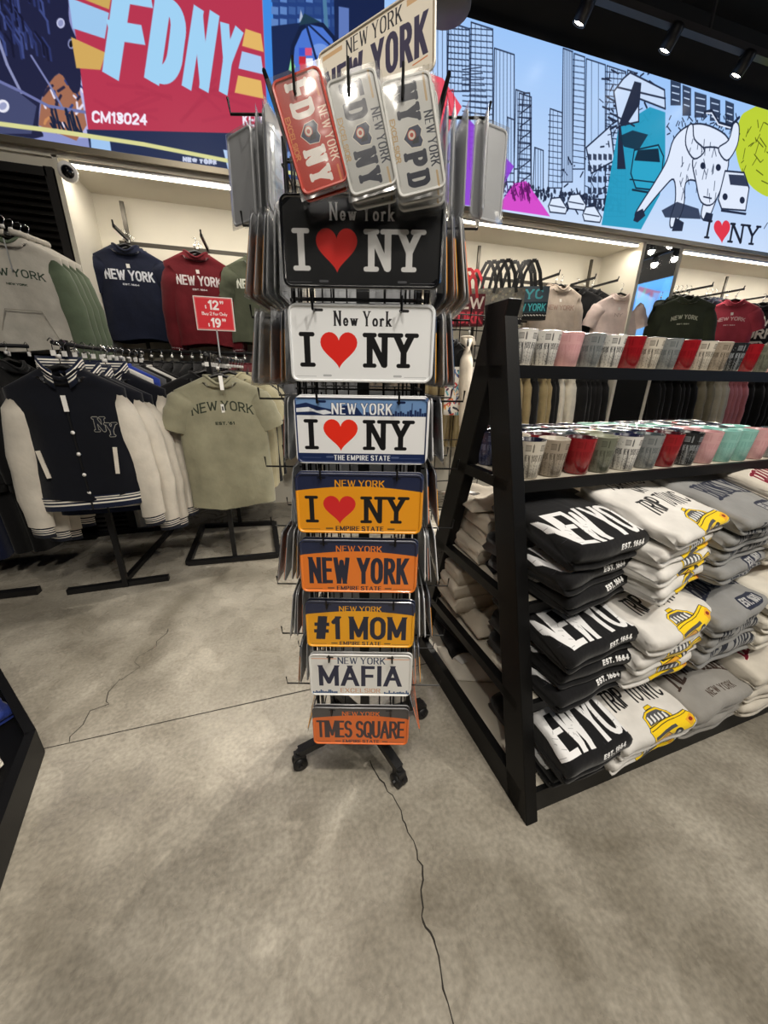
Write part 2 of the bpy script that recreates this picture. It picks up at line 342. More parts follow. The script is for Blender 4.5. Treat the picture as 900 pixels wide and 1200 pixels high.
def struct(o): o['kind'] = 'structure'; return o
def copy_tree(o, parent=None):
    c = o.copy(); COL.objects.link(c); c.parent = parent
    for ch in list(o.children): copy_tree(ch, c)
    return c
def bevel(o, w, n=2):
    m = o.modifiers.new('bevel', 'BEVEL'); m.width = w; m.segments = n; m.limit_method = 'ANGLE'; return o
ORD = ['first', 'second', 'third', 'fourth', 'fifth', 'sixth', 'seventh', 'eighth', 'ninth', 'tenth', 'eleventh', 'twelfth', 'thirteenth', 'fourteenth', 'fifteenth', 'sixteenth', 'seventeenth', 'eighteenth', 'nineteenth', 'twentieth']
# ------------------------------------------------------------------ the two backlit murals above the niches (flat prints)
HY = 3.6; SZ0, SZ1 = 2.755, 3.905                       # header plane, mural bottom and top
def onscreen(px, py):
    v = _f+_r2*(px-450)/FPX+_u2*(600-py)/FPX; t = HY/v[1]; return v[0]*t, 1.35+v[2]*t
def mural(x0, x1, res=250):
    c = Cv(int((x1-x0)*res), int((SZ1-SZ0)*res), '#a9cbf6', 1); k = c.w/(x1-x0); kz = c.h/(SZ1-SZ0)
    def f(px, py):
        X, Z = onscreen(px, py); return ((X-x0)*k, (SZ1-Z)*kz)
    c.f = f; return c
def art_right():
    c = mural(1.02, 7.2); K = '#1c2740'
    g = np.linspace(0, 1, c.h)[:, None, None]; c.b[:] = np.array(C3('#9cc4f7'))*(1-g)+np.array(C3('#c9dcf8'))*g
    rr = random.Random(4)
    def bld(x0, x1, yt, yb, st='v', n=5, w=2):
        c.poly([(x0, yb), (x0+2, yt), (x1, yt+(x1-x0)*.3), (x1, yb)], '#b4d0f6', .7, K, w)
        for i in range(1, n):
            t = i/n
            if st != 'h': c.seg((x0+(x1-x0)*t, yt+(x1-x0)*.3*t), (x0+(x1-x0)*t, yb), w*.6, K, al=.8)
            if st != 'v':
                for j in range(1, int((yb-yt)/7)): c.seg((x0, yt+7*j), (x1, yt+7*j+2), w*.55, K, al=.7)
    for a in [(548, 575, 30, 200, 'g', 4), (575, 600, 60, 215, 'v', 6), (522, 548, 30, 110, 'g', 6), (500, 522, 8, 120, 'v', 4), (600, 612, 108, 200, 'v', 3), (590, 600, 140, 205, 'v', 3), (604, 620, 112, 225, 'g', 3), (622, 634, 175, 225, 'v', 4), (640, 656, 130, 222, 'g', 3), (655, 668, 60, 215, 'v', 7), (668, 682, 66, 200, 'h', 3), (682, 706, 72, 235, 'v', 3), (706, 730, 80, 255, 'g', 5), (730, 742, 85, 180, 'v', 5)]: bld(*a)
    for i in range(9): c.seg((540, 85+i*6), (562+i*1.2, 82+i*7), 1.5, K)                      # hatched facade
    c.line([(605, 225), (607, 170), (611, 112), (618, 112), (620, 225)], 2.5, K)
    for y in (125, 140, 155, 170, 188, 205): c.line([(606, y), (620, y+1), (607, y+11)], 2, K)
    c.poly([(684, 175), (712, 150), (717, 190), (690, 205)], '#c9dcf8', 1, K, 3)
    for j in range(5):
        for i in range(5): c.poly([(686+i*6, 182+j*13), (690+i*6, 183+j*13), (690+i*6, 190+j*13), (686+i*6, 189+j*13)], K, .85)
    for i in range(7): c.seg((706+rr.random()*22, 90+i*13), (708+rr.random()*26, 96+i*13), 3, K)
    for i in range(70): x = rr.uniform(702, 760); y = rr.uniform(88, 225); c.line([(x, y), (x+rr.uniform(-9, 9), y+rr.uniform(-7, 7))], rr.choice([1.5, 3, 4]), K)
    for i in range(40): x = rr.uniform(655, 700); y = rr.uniform(185, 250); c.line([(x, y), (x+rr.uniform(-5, 5), y+rr.uniform(-2, 9))], rr.choice([1.5, 3]), K)
    for i in range(190):                                                                     # street crowd in ink
        x = rr.uniform(586, 725); y = 222+(x-586)*.15+rr.uniform(-8, 8); c.ell(x, y, rr.uniform(.7, 2), rr.uniform(1.5, 4), K, .9, n=8)
    c.poly([(498, 88), (517, 95), (539, 128), (516, 172), (498, 180)], '#ee4a5c', .92)
    for i in range(4): c.line([(500+i*8, 170-i*20), (508+i*7, 120-i*4), (520+i*4, 140)], 1.5, '#a5232f')
    c.poly([(546, 141), (600, 197), (572, 246), (500, 236), (500, 205)], '#8d3fd0', .92)
    for i in range(60): x = rr.uniform(552, 592); c.seg((x, rr.uniform(205, 238)), (x+rr.uniform(-3, 3), rr.uniform(210, 240)), 2.2, '#3a1466')
    c.poly([(580, 246), (600, 217), (614, 214), (642, 255)], '#d546c8', .95)
    for i in range(40): x = rr.uniform(596, 618); c.seg((x, rr.uniform(212, 232)), (x+2, rr.uniform(216, 240)), 2, '#5b1560')
    for cx, cy in ((650, 240), (690, 250), (672, 236)):                                      # cabs of the street scene
        c.poly([(cx-10, cy+3), (cx-6, cy-6), (cx+4, cy-7), (cx+12, cy+6), (cx+10, cy+12), (cx-8, cy+10)], '#dbe8fb', 1, K, 2.5); c.line([(cx-8, cy+2), (cx+9, cy+5)], 2, K)
    c.poly([(722, 150), (758, 128), (776, 134), (776, 190), (770, 230), (748, 270), (702, 265), (713, 200)], '#2298bd', .97)
    for q in ([(722, 130), (730, 200), (720, 200)],): c.poly(q, K)
    c.poly([(727, 95), (735, 88), (775, 108), (776, 130), (745, 118), (745, 145), (722, 150), (716, 110)], '#c9dcf8', 1, K, 3)
    c.poly([(740, 98), (748, 100), (746, 125), (730, 150), (722, 148)], K)
    c.line([(720, 105), (776, 118)], 3, K); c.line([(712, 135), (740, 150)], 3, K)
    c.poly([(736, 205), (740, 178), (768, 172), (774, 185), (770, 225), (742, 222)], '#2aa3c8', 1, '#0d2b40', 3)    # van in the teal patch
    c.poly([(740, 190), (744, 178), (768, 176), (770, 192)], '#0d2b40'); c.line([(735, 212), (770, 216)], 2.5, '#0d2b40'); c.seg((738, 224), (768, 229), 4, '#0d2b40')
    c.poly([(722, 162), (738, 155), (756, 160), (745, 178), (728, 174)], '#0d2b40', .9)
    c.poly(smooth([(872, 132), (905, 124), (925, 175), (905, 228), (884, 226), (866, 205), (858, 175), (862, 145)]), '#bccf2c', .95)
    for i in range(26): x = rr.uniform(864, 898); y = rr.uniform(140, 215); c.line([(x, y), (x+rr.uniform(-6, 8), y+rr.uniform(2, 14))], 2, '#4a5212')
    for x, y, w_, h_ in [(782, 96, 12, 30), (796, 102, 10, 36), (810, 110, 14, 30), (828, 116, 12, 28), (846, 120, 10, 34)]:
        c.poly([(x, y), (x+w_, y+4), (x+w_, y+h_), (x, y+h_)], K, .85)
        for i in range(3): c.seg((x+2, y+7+i*8), (x+w_-2, y+9+i*8), 2, '#c9dcf8')
    for i in range(70): x = rr.uniform(776, 860); y = rr.uniform(135, 165); c.line([(x, y), (x+rr.uniform(-5, 5), y+rr.uniform(1, 7))], 2.4, K)
    W = '#dfe9fb'                                                                            # horned animal statue in ink
    c.poly(smooth([(778, 190), (786, 165), (802, 150), (822, 148), (846, 160), (852, 178), (846, 205), (836, 235), (826, 258), (818, 254), (822, 228), (812, 214), (800, 216), (798, 242), (790, 262), (783, 268), (782, 258), (788, 236), (786, 212), (774, 222), (754, 246), (745, 258), (741, 253), (748, 240), (764, 215)]), W, 1, K, 3.2)
    c.poly(smooth([(808, 190), (818, 176), (840, 176), (850, 190), (844, 215), (832, 240), (818, 238), (812, 215)]), W, 1, K, 3.2); c.ell(820, 196, 3, 4, K); c.ell(838, 198, 3, 4, K); c.line([(821, 232), (830, 234)], 3, K)
    c.poly(smooth([(810, 188), (800, 172), (802, 152), (808, 148), (810, 165), (822, 178)]), W, 1, K, 3)
    c.poly(smooth([(838, 176), (850, 166), (856, 146), (862, 150), (860, 172), (848, 190)]), W, 1, K, 3)
    c.line([(822, 134), (830, 132), (838, 146), (852, 150), (862, 140)], 6, K); c.line([(824, 135), (830, 135), (838, 148), (852, 152)], 3, W)
    for i in range(34): x = rr.uniform(785, 838); y = rr.uniform(165, 232); c.line([(x, y), (x+rr.uniform(-3, 3), y+rr.uniform(4, 12))], 2, K, al=.8)
    for q in ([(742, 250), (750, 246), (753, 254), (744, 262), (739, 260)], [(788, 256), (798, 262), (796, 272), (784, 272)], [(824, 250), (832, 252), (830, 262), (820, 260)]): c.poly(q, K)
    c.poly([(772, 248), (790, 238), (815, 246), (818, 258), (776, 256)], K, .85)
    c.poly([(838, 235), (846, 202), (868, 204), (874, 222), (870, 248), (842, 246)], W, 1, K, 3.5)      # parked car
    c.poly([(850, 206), (868, 207), (873, 220), (852, 218)], K, .9); c.ell(846, 232, 3, 4, K); c.ell(866, 236, 3, 4, K); c.seg((842, 248), (870, 252), 5, K)
    text(c, 'I', None, 7, '#11182a', serif=.2, quad=[(823, 258), (834, 260), (830, 281), (819, 280)])
    c.heart(842.5, 273, 19, 27, '#dd3247'); 
    text(c, 'NY', None, 7, '#11182a', serif=.2, quad=[(852, 262), (889, 266), (886, 289), (848, 285)], track=.24)
    for i in range(24): x = rr.uniform(892, 925); y = rr.uniform(225, 288); c.line([(x, y), (x+rr.uniform(-4, 4), y+rr.uniform(3, 12))], 2.4, K)
    return c.image('street_drawing_print')
def art_left():
    c = mural(-3.0, 1.02); D = '#14203c'
    c.b[:] = np.array(C3('#8a93c8'))
    rr = random.Random(9)
    c.poly([(-60, -60), (85, -60), (108, 168), (-60, 140)], '#8d90c4')
    c.poly([(130, 0), (120, 165), (90, 165), (60, 140), (90, 110)], '#b4b6e4')
    c.poly([(62, 95), (90, 82), (104, 150), (92, 168), (48, 150), (52, 120)], '#a06a52'); 
    for i in range(26): x = rr.uniform(52, 100); y = rr.uniform(95, 150); c.seg((x, y), (x+rr.uniform(-8, 8), y+rr.uniform(3, 12)), 3, rr.choice(['#2a2540', '#c98a5a', '#e6dff2', '#33407a']))
    c.poly(smooth([(-60, -60), (30, -60), (78, -10), (84, 30), (95, 60), (97, 105), (88, 112), (72, 90), (52, 118), (48, 150), (46, 165), (-60, 160), (-60, 0)]), '#1e2140')      # horse
    c.poly([(40, 160), (46, 128), (20, 108), (-20, 90), (-30, 150), (0, 160)], '#43496e')
    for i in range(60): x = rr.uniform(-30, 55); y = rr.uniform(-20, 50); c.line([(x, y), (x+8, y+12), (x+10, y+26)], 3, rr.choice(['#2c3566', '#141630', '#3e4a82']))
    c.line([(0, 45), (12, 80), (28, 112)], 4, '#8b90b8'); c.line([(0, 98), (30, 112), (60, 128), (103, 135)], 4, '#6e74a8'); c.line([(40, 70), (62, 105), (75, 128)], 3, '#7a80b0')
    c.ell(74, 32, 4, 5, '#8f95c0', out='#c6c9e8'); c.ell(7, 128, 6, 6, '#9aa0c4', out='#e8e8f4', ow=3); c.ell(86, 56, 3, 5, '#0a0c18', out='#8a8fb8')
    for i in range(14): x = rr.uniform(62, 96); c.line([(x, rr.uniform(130, 150)), (x+6, 158)], 3, D)
    c.poly([(76, -70), (304, -70), (314, 162), (106, 158)], '#b5344f')                                   # red vehicle side
    for i in range(14): x = rr.uniform(110, 300); c.seg((x, rr.uniform(95, 150)), (x+40, rr.uniform(95, 150)), 5, '#a82c48', al=.35)
    for i, (y, k) in enumerate(((-22, '#c9a65a'), (2, '#9cc6ec'), (48, '#cfa75c'))):
        c.poly([(80+i*3, y), (134-i*4, y+(18 if i else 14)), (130-i*5, y+(48 if i == 1 else 38)), (84+i*4, y+(36 if i else 20))], k)
    for y, k in ((38, '#e0b466'), (64, '#a8c8ee'), (92, '#e0b466')): c.poly([(288-(y-38)*.16, y), (306, y+6), (309, y+27), (284-(y-38)*.16, y+20)], k)
    L_ = '#9fd0f2'
    text(c, 'F', None, 23, L_, quad=[(137, -16), (180, -8), (167, 98), (121, 92)], slant=0)
    text(c, 'D', None, 22, L_, quad=[(184, -2), (223, 12), (212, 104), (169, 98)])
    text(c, 'N', None, 15, L_, quad=[(228, 12), (258, 22), (246, 110), (213, 106)])
    text(c, 'Y', None, 14, L_, quad=[(259, 24), (287, 36), (270, 114), (254, 112)])
    text(c, 'CM13024', None, 3, '#f2eefa', quad=[(110, 133), (174, 137), (174, 150), (110, 147)])
    text(c, 'KEEP', None, 3, '#f2eefa', quad=[(284, 136), (312, 138), (312, 153), (285, 150)])
    c.poly([(104, 155), (320, 160), (330, 215), (108, 180)], '#1c2a4e')
    c.poly([(108, 162), (130, 164), (134, 190), (110, 186)], '#9fc4ee'); c.poly([(262, 178), (290, 182), (280, 205), (268, 203)], '#b4cdf0')
    c.poly([(304, -90), (540, -90), (540, 260), (318, 215)], '#223f7e')                                  # blue night scene
    c.poly([(304, -90), (314, -90), (330, 215), (316, 205)], '#3f8ae0')
    for i in range(9):
        for j in range(5): c.poly([(318+i*10, -30+j*14), (326+i*10, -29+j*14), (326+i*10, -20+j*14), (318+i*10, -21+j*14)], rr.choice(['#3d5f9e', '#5d83c2', '#2c4a86']))
    c.poly([(318, 35), (360, 30), (366, 140), (322, 150)], '#16264f'); c.poly([(390, -20), (470, -20), (470, 90), (392, 70)], '#13224a'); c.poly([(396, 12), (408, 14), (408, 60), (396, 58)], '#5e78b8')
    c.line([(378, -20), (382, 40)], 7, '#4c7a9e'); c.line([(420, -30), (460, 5)], 5, '#c4cf6e')
    c.poly([(340, 90), (343, 58), (352, 38), (362, 30), (378, 34), (390, 48), (396, 66), (390, 100), (350, 110)], '#4a74cf', 1, '#0e1c3e', 6); c.ell(374, 62, 10, 7, '#86a8e8', .7)   # glossy dome
    c.line([(358, 32), (372, 80)], 4, '#13234d'); c.line([(360, 32), (392, 62)], 3, '#13234d'); c.poly([(352, 16), (356, 28), (350, 30)], '#aab6cf'); c.poly([(356, 20), (375, 30), (350, 34)], '#1e3b4f')
    for x, y, k in ((350, 60, '#3552c8'), (357, 60, '#d8547a'), (350, 70, '#c42a3a'), (358, 72, '#eceaf4'), (351, 78, '#d8405a')): c.poly([(x, y), (x+8, y), (x+8, y+9), (x, y+9)], k)
    c.poly([(341, 70), (346, 82), (343, 88), (338, 86)], '#8fe0a0')
    for i in range(26): x = rr.uniform(320, 500); y = rr.uniform(125, 205); c.ell(x, y, rr.uniform(4, 12), rr.uniform(5, 14), rr.choice(['#2f58a8', '#6a8fd6', '#1a2c5c', '#8fb0ea']), .8)
    c.line([(-40, 143), (70, 157), (170, 172), (330, 203), (420, 218)], 6, '#d8d694')  # reflection of the LED strip, painted into the print
    text(c, 'NEW YORK', None, 3, '#c9cfe4', quad=[(215, 186), (255, 190), (255, 196), (215, 192)])
    return c.image('city_services_print')
def flat_screen(name, x0, x1, im, label):
    t = empty(name, ((x0+x1)/2, HY, SZ0), 0, label, 'illuminated mural')
    m = mat('mural_print_%d' % int(x0+5), '#88aadd', .35, img=im, emit=.95); N = m.node_tree.nodes; N['Principled BSDF'].inputs['Specular IOR Level'].default_value = .08
    for l in list(m.node_tree.links):
        if l.to_socket.name == 'Base Color': m.node_tree.links.remove(l)
    N['Principled BSDF'].inputs['Base Color'].default_value = (.02, .02, .02, 1)
    h = (x1-x0)/2; H = SZ1-SZ0
    b = MB(); b.add([(-h, -.03, 0), (h, -.03, 0), (h, -.03, H), (-h, -.03, H)], [(0, 1, 2, 3)], [[(0, 0), (1, 0), (1, 1), (0, 1)]]); b.obj('screen_face', m, t)
    b = MB(); b.box((0, -.01, H/2), (2*h, .036, H+.02)); b.obj('screen_case', BLACK, t)
flat_screen('mural_screen', 1.02, 7.2, art_right(), 'long backlit mural of inked city streets with red, purple, teal and yellow patches')
flat_screen('mural_screen', -3.0, 1.02, art_left(), 'long backlit mural with a dark horse and a red vehicle side, above left niche')
# ------------------------------------------------------------------ shell of the shop
def floor_mat():
    m = bpy.data.materials.new('polished_concrete'); N, L, b = nodes(m); tc = N.new('ShaderNodeTexCoord')
    def nz(sc, det, dist=0):
        n = N.new('ShaderNodeTexNoise'); n.inputs['Scale'].default_value = sc; n.inputs['Detail'].default_value = det; n.inputs['Distortion'].default_value = dist; L.new(tc.outputs['Object'], n.inputs['Vector']); return n
    a = nz(1.0, 8, 1.2); c = nz(7, 9, .8); d = nz(70, 3)
    r1 = N.new('ShaderNodeValToRGB'); r1.color_ramp.elements[0].position = .33; r1.color_ramp.elements[0].color = lin('#7d776b'); r1.color_ramp.elements[1].position = .68; r1.color_ramp.elements[1].color = lin('#b9b3a7'); L.new(a.outputs['Fac'], r1.inputs[0])
    r2 = N.new('ShaderNodeValToRGB'); r2.color_ramp.elements[0].position = .3; r2.color_ramp.elements[0].color = (.62, .6, .57, 1); r2.color_ramp.elements[1].position = .65; r2.color_ramp.elements[1].color = (1.08, 1.07, 1.05, 1); L.new(c.outputs['Fac'], r2.inputs[0])
    mx = N.new('ShaderNodeMixRGB'); mx.blend_type = 'MULTIPLY'; mx.inputs[0].default_value = .55; L.new(r1.outputs[0], mx.inputs[1]); L.new(r2.outputs[0], mx.inputs[2])
    r3 = N.new('ShaderNodeMapRange'); r3.inputs[1].default_value = .3; r3.inputs[2].default_value = .7; r3.inputs[3].default_value = .8; r3.inputs[4].default_value = 1.16; L.new(d.outputs['Fac'], r3.inputs[0])
    sc = N.new('ShaderNodeVectorMath'); sc.operation = 'SCALE'; L.new(mx.outputs[0], sc.inputs[0]); L.new(r3.outputs[0], sc.inputs['Scale']); L.new(sc.outputs[0], b.inputs['Base Color'])
    rr = N.new('ShaderNodeMapRange'); rr.inputs[1].default_value = .3; rr.inputs[2].default_value = .7; rr.inputs[3].default_value = .18; rr.inputs[4].default_value = .42; L.new(c.outputs['Fac'], rr.inputs[0]); L.new(rr.outputs[0], b.inputs['Roughness'])
    bp = N.new('ShaderNodeBump'); bp.inputs['Strength'].default_value = .12; bp.inputs['Distance'].default_value = .01; L.new(c.outputs['Fac'], bp.inputs['Height']); L.new(bp.outputs[0], b.inputs['Normal'])
    return m
DARKW = mat('dark_wall_paint', '#1a1918', .8, noise=.1, nscale=3)
b = MB(); b.box((2.6, .1, -.05), (12.4, 8.4, .1)); fl = struct(b.obj('floor', floor_mat()))
b = MB(); b.box((2.6, .1, 4.5), (12.4, 8.4, .1)); struct(b.obj('ceiling', mat('black_ceiling', '#0f0f0f', .8)))
b = MB(); b.box((2.6, 4.2, 2.2), (12.4, .14, 4.5)); struct(b.obj('wall_back', CREAM))
b = MB(); b.box((-3.55, .1, 2.2), (.1, 8.4, 4.5)); struct(b.obj('wall_left', DARKW))
b = MB(); b.box((8.75, .1, 2.2), (.1, 8.4, 4.5)); struct(b.obj('wall_right', DARKW))
b = MB(); b.box((2.6, -4.05, 2.2), (12.4, .1, 4.5)); struct(b.obj('wall_front', DARKW))
# header over the niches: soffit box, fascia lip, dark upper wall
b = MB(); b.box((2.6, 3.88, 3.62), (12.2, .49, 1.68)); struct(b.obj('wall_header', DARKW))
b = MB(); b.box((2.6, 3.865, 2.73), (12.2, .53, .085)); struct(b.obj('trim_1', CREAM))
b = MB(); b.box((2.6, 3.58, 2.735), (12.2, .035, .035)); struct(b.obj('trim_2', mat('brushed_bronze_trim', '#8f8676', .35, .6)))
CM = mat('column_paint', '#d2ccbd', .7)
b = MB(); b.box((-1.235, 3.865, 1.35), (.03, .53, 2.7)); struct(b.obj('trim_3', CM))
b = MB(); b.box((3.86, 3.865, 1.35), (.04, .53, 2.7)); b.box((4.38, 3.865, 1.35), (.04, .53, 2.7)); struct(b.obj('trim_4', CM))
b = MB(); b.box((-2.4, 3.865, 2.665), (2.3, .5, .07)); struct(b.obj('trim_5', CM))
b = MB(); b.box((2.6, 4.125, 2.2), (7.6, .012, .05)); struct(b.obj('trim_6', mat('niche_rail', '#c9c1ab', .6)))
# slatted black panel left of the niche: every slat a piece
pan = empty('louvre_panel', (-2.4, 3.62, 0), 0, 'tall black louvred wall panel left of the lit niche', 'wall panel')
SL = mat('black_louvre', '#1d1b1a', .45, .2)
b = MB(); b.box((0, .03, 1.32), (2.28, .02, 2.62)); b.box((1.115, 0, 1.32), (.05, .05, 2.62)); b.box((0, 0, 2.6), (2.2, .05, .05)); b.obj('frame', SL, pan)
sl = None
for i in range(58):
    if sl is None:
        q = MB(); q.add([(-1.1, -.025, -.012), (1.09, -.025, -.012), (1.09, .015, .018), (-1.1, .015, .018), (-1.1, -.02, -.018), (1.09, -.02, -.018), (1.09, .018, .012), (-1.1, .018, .012)], [(0, 1, 2, 3), (7, 6, 5, 4), (0, 4, 5, 1), (3, 2, 6, 7), (1, 5, 6, 2), (0, 3, 7, 4)]); sl = q.obj('slat', SL, pan); s = sl
    else: s = sl.copy(); COL.objects.link(s)
    s.location = (0, 0, 2.55-i*.044)
# joint and cracks in the slab: narrow dark fissures
CR = mat('fissure', '#28241f', .9)
def fissure(name, pts, w):
    b = MB(); vs = []; P = [Vector((x, y, 0)) for x, y in pts]
    for i, p in enumerate(P):
        d = (P[min(i+1, len(P)-1)]-P[max(i-1, 0)]).normalized(); n = Vector((-d.y, d.x, 0)); ww = w*(.6+.8*random.random())
        vs += [p+n*ww/2+Vector((0, 0, .0006)), p-n*ww/2+Vector((0, 0, .0006))]
    b.add(vs, [(2*i, 2*i+1, 2*i+3, 2*i+2) for i in range(len(P)-1)]); return struct(b.obj(name, CR, fl))
def wig(a, b_, n, amp):
    return [(a[0]+(b_[0]-a[0])*i/n+random.uniform(-amp, amp)*(0 < i < n), a[1]+(b_[1]-a[1])*i/n+random.uniform(-amp, amp)*(0 < i < n)) for i in range(n+1)]
fissure('floor_joint', [(-3.4, 1.30), (-.97, 1.334), (-.006, 1.348), (2, 1.375)], .005)
cr = wig((.245, .95), (.302, .757), 8, .006)+wig((.302, .757), (.315, .60), 7, .008)[1:]+wig((.315, .60), (.272, .50), 6, .006)[1:]+wig((.272, .5), (.285, .44), 5, .004)[1:]+wig((.285, .44), (.247, .1), 14, .004)[1:]
fissure('floor_crack', cr, .0042)
fissure('floor_crack', wig((-.86, 1.34), (-.66, 2.0), 16, .03), .003)
# mirror between the niches
mi = empty('wall_mirror', (4.12, 3.6, 0), 0, 'tall narrow mirror between the two lit niches reflecting lamps', 'mirror')
b = MB(); b.box((0, .01, 1.35), (.47, .01, 2.68)); b.obj('mirror_glass', mat('mirror_glass', '#e8eaee', .02, 1), mi)
b = MB(); b.box((0, .03, 1.35), (.49, .02, 2.7)); b.obj('backing_board', BLACK, mi)
# LED strips under the header and their light on the niche
LED = mat('led_strip', '#fff3dd', .5, emit=9)
for x0, x1, lb in ((-1.16, 3.80, 'long white light strip under the header of the left niche'), (4.44, 7.2, 'white light strip under the header of the right niche')):
    t = empty('light_strip', ((x0+x1)/2, 3.64, 2.66), 0, lb, 'light strip')
    b = MB(); b.box((0, 0, .02), (x1-x0, .05, .02)); b.obj('channel', ALU, t)
    b = MB(); b.box((0, -.005, .006), (x1-x0, .035, .012)); b.obj('diffuser', LED, t)
    n = max(1, round((x1-x0)/1.7))
    for k in range(n): light('AREA', 'light_strip_glow', (x0+(k+.5)*(x1-x0)/n, 3.66, 2.64), (x0+(k+.5)*(x1-x0)/n, 4.0, 1.2), 9, col=(1, .93, .82), size=(x1-x0)/n, sy=.05)
# camera dome on the column
t = empty('security_camera', (-1.16, 3.56, 2.6), 0, 'small white dome security camera at the niche corner', 'camera')
b = MB(); b.lathe([(.001, -.05), (.05, -.05), (.055, -.03), (.055, .0), (.03, .03), (.001, .03)], 20); o = b.obj('housing', WHITEP, t, True); o.rotation_euler = (R_(-75), 0, R_(15))
b = MB(); b.lathe([(.001, -.075), (.02, -.07), (.034, -.055), (.036, -.045)], 16); o = b.obj('lens_dome', mat('smoked_lens', '#0b0b0d', .08), t, True); o.rotation_euler = (R_(-75), 0, R_(15))
# ceiling track with spot heads
TB = mat('track_grey', '#3a3634', .5, .3)
tr = empty('lighting_track', at(850, 50, 3.3)+Vector((-.2, 0, 0)), 0, 'long dark lighting track running along the ceiling at upper right', 'lighting track')
b = MB(); b.box((0, 0, 0), (7.5, .06, .05)); b.obj('rail', TB, tr); 
for x in (-2.5, 0, 2.5): b = MB(); b.box((x, 0, .13), (.02, .02, .24)); b.obj('hanger_rod', TB, tr)
EM = mat('lamp_face', '#fff6e6', .5, emit=40)
for i, p in enumerate(SPOTS):
    t = empty('spot_lamp', p, 0, ['lit spot lamp on the ceiling, nearest to the big number plate', 'lit spot lamp in the middle of the three on the ceiling', 'lit spot lamp at the far right of the ceiling row'][i], 'spot lamp', 'ceiling spot lamps')
    b = MB(); b.lathe([(.001, .1), (.045, .1), (.05, .08), (.05, -.05), (.042, -.05), (.04, -.03), (.001, -.03)], 18); o = b.obj('lamp_housing', BLACK, t, True); o.rotation_euler = (R_(25), R_(15), 0)
    b = MB(); b.lathe([(.001, -.04), (.038, -.04)], 18); o = b.obj('lamp_lens', EM, t); o.rotation_euler = (R_(25), R_(15), 0)
    b = MB(); b.bar((0, .02, .08), (0, .05, .17), .02); b.obj('yoke', BLACK, t)
t = empty('pendant_cylinder', at(523, 12, 2.7), 0, 'grey cylindrical ceiling fixture above the mural behind the tallest plate', 'ceiling fixture')
b = MB(); b.lathe([(.001, 0), (.13, 0), (.135, .01), (.135, .3), (.001, .3)], 28); b.obj('body', mat('matte_grey', '#565759', .6), t, True)
b = MB(); b.lathe([(.01, .3), (.01, 1.2)], 8); b.obj('stem', BLACK, t)
# right-hand end of the shop (seen in the mirror): blue mural and lamp rows
c = Cv(256, 64, '#3b8ad8', 1)
for i in range(40): x = random.uniform(0, 256); c.poly([(x, random.uniform(0, 20)), (x+random.uniform(6, 30), random.uniform(0, 20)), (x+random.uniform(6, 30), 64), (x, 64)], random.choice(['#5aa2e8', '#2a68c0', '#8fc4f0', '#9a3848', '#3fa08a', '#7a7ac0', '#4a9ae0']), .7)
bi = c.image('far_mural_print')
t = empty('far_mural', (8.66, -.6, 2.0), -PI/2, 'large blue backlit mural on the end wall seen in the narrow mirror', 'illuminated mural')
fm = mat('far_mural_print', '#3b7ed0', .4, img=bi, emit=1.1)
b = MB(); b.add([(-4, -.03, 0), (3.2, -.03, 0), (3.2, -.03, 1.5), (-4, -.03, 1.5)], [(0, 1, 2, 3)], [[(0, 0), (1, 0), (1, 1), (0, 1)]]); b.obj('screen_face', fm, t); b = MB(); b.box((-.4, -.005, .75), (7.24, .03, 1.54)); b.obj('screen_case', BLACK, t)
lp = None
for j, (xx, zz) in enumerate(((8.2, 3.98), (7.9, 3.62))):
    for i in range(11):
        if lp is None:
            lp = empty('ceiling_downlight', (0, 0, 0)); b = MB(); b.lathe([(.001, .14), (.05, .14), (.06, .12), (.06, .02), (.001, .02)], 14); b.lathe([(.008, .14), (.008, 1.0)], 6) if False else None; b.obj('lamp_housing', BLACK, lp, True); b = MB(); b.lathe([(.001, -.05), (.03, -.045), (.05, -.02), (.056, .02)], 12); b.obj('lamp_lens', EM, lp, True); d = lp
        else: d = copy_tree(lp)
        d.location = (xx, -3.6+i*.42, zz); tag(d, f'small bright lamp seen only in the mirror, {ORD[i]} of the {"upper" if j == 0 else "lower"} row', 'ceiling lamp', 'ceiling lamps seen in the mirror')
    t = empty('lighting_track', (xx, -1.5, zz+.17), 0, f'{"upper" if j == 0 else "lower"} black lighting track near the end wall, seen only in the mirror', 'lighting track'); b = MB(); b.box((0, 0, 0), (.05, 5, .05)); b.obj('rail', TB, t); b = MB(); b.box((0, 0, .2), (.02, .02, .36 if j == 0 else .4)); b.obj('hanger_rod', TB, t)
# ------------------------------------------------------------------ number plates: printed faces
PW, PH = 640, 320
def pcv(bg): return Cv(PW, PH, bg, 1)
def love(c, k, y0=112, y1=272, red='#e32a22', wt=27, x0=34, x1=606):
    H = y1-y0
    text(c, 'I', (x0, y0, x0+88, y1), wt, k, serif=.2); c.heart(x0+186, y0+H*.52, 165, H*1.06, red)
    text(c, 'NY', (x0+288, y0, x1-26, y1), wt, k, serif=.17, track=.0)
def marks(c, k, x0=24, y=294):
    for a, b in ((x0, x0+90), (PW-x0-100, PW-x0)): c.line([(a, y), (b, y)], 2.5, k, .5)
    for a in (150, 470): c.line([(a, y-4), (a+30, y-4)], 9, k, .55)
def slots(c, k='#2a2a2c'):
    for x in (PW/2-187, PW/2+187): c.seg((x-16, 24), (x+16, 24), 11, k)
def pl_black():
    c = pcv('#0c0d11'); text(c, 'New York', (190, 26, 452, 86), 8, '#f2f2f2', serif=.09, contrast=.55); love(c, '#f1f1f1', 112, 258); marks(c, '#9a9aa0', 24, 298); slots(c, '#3a3a40'); return c
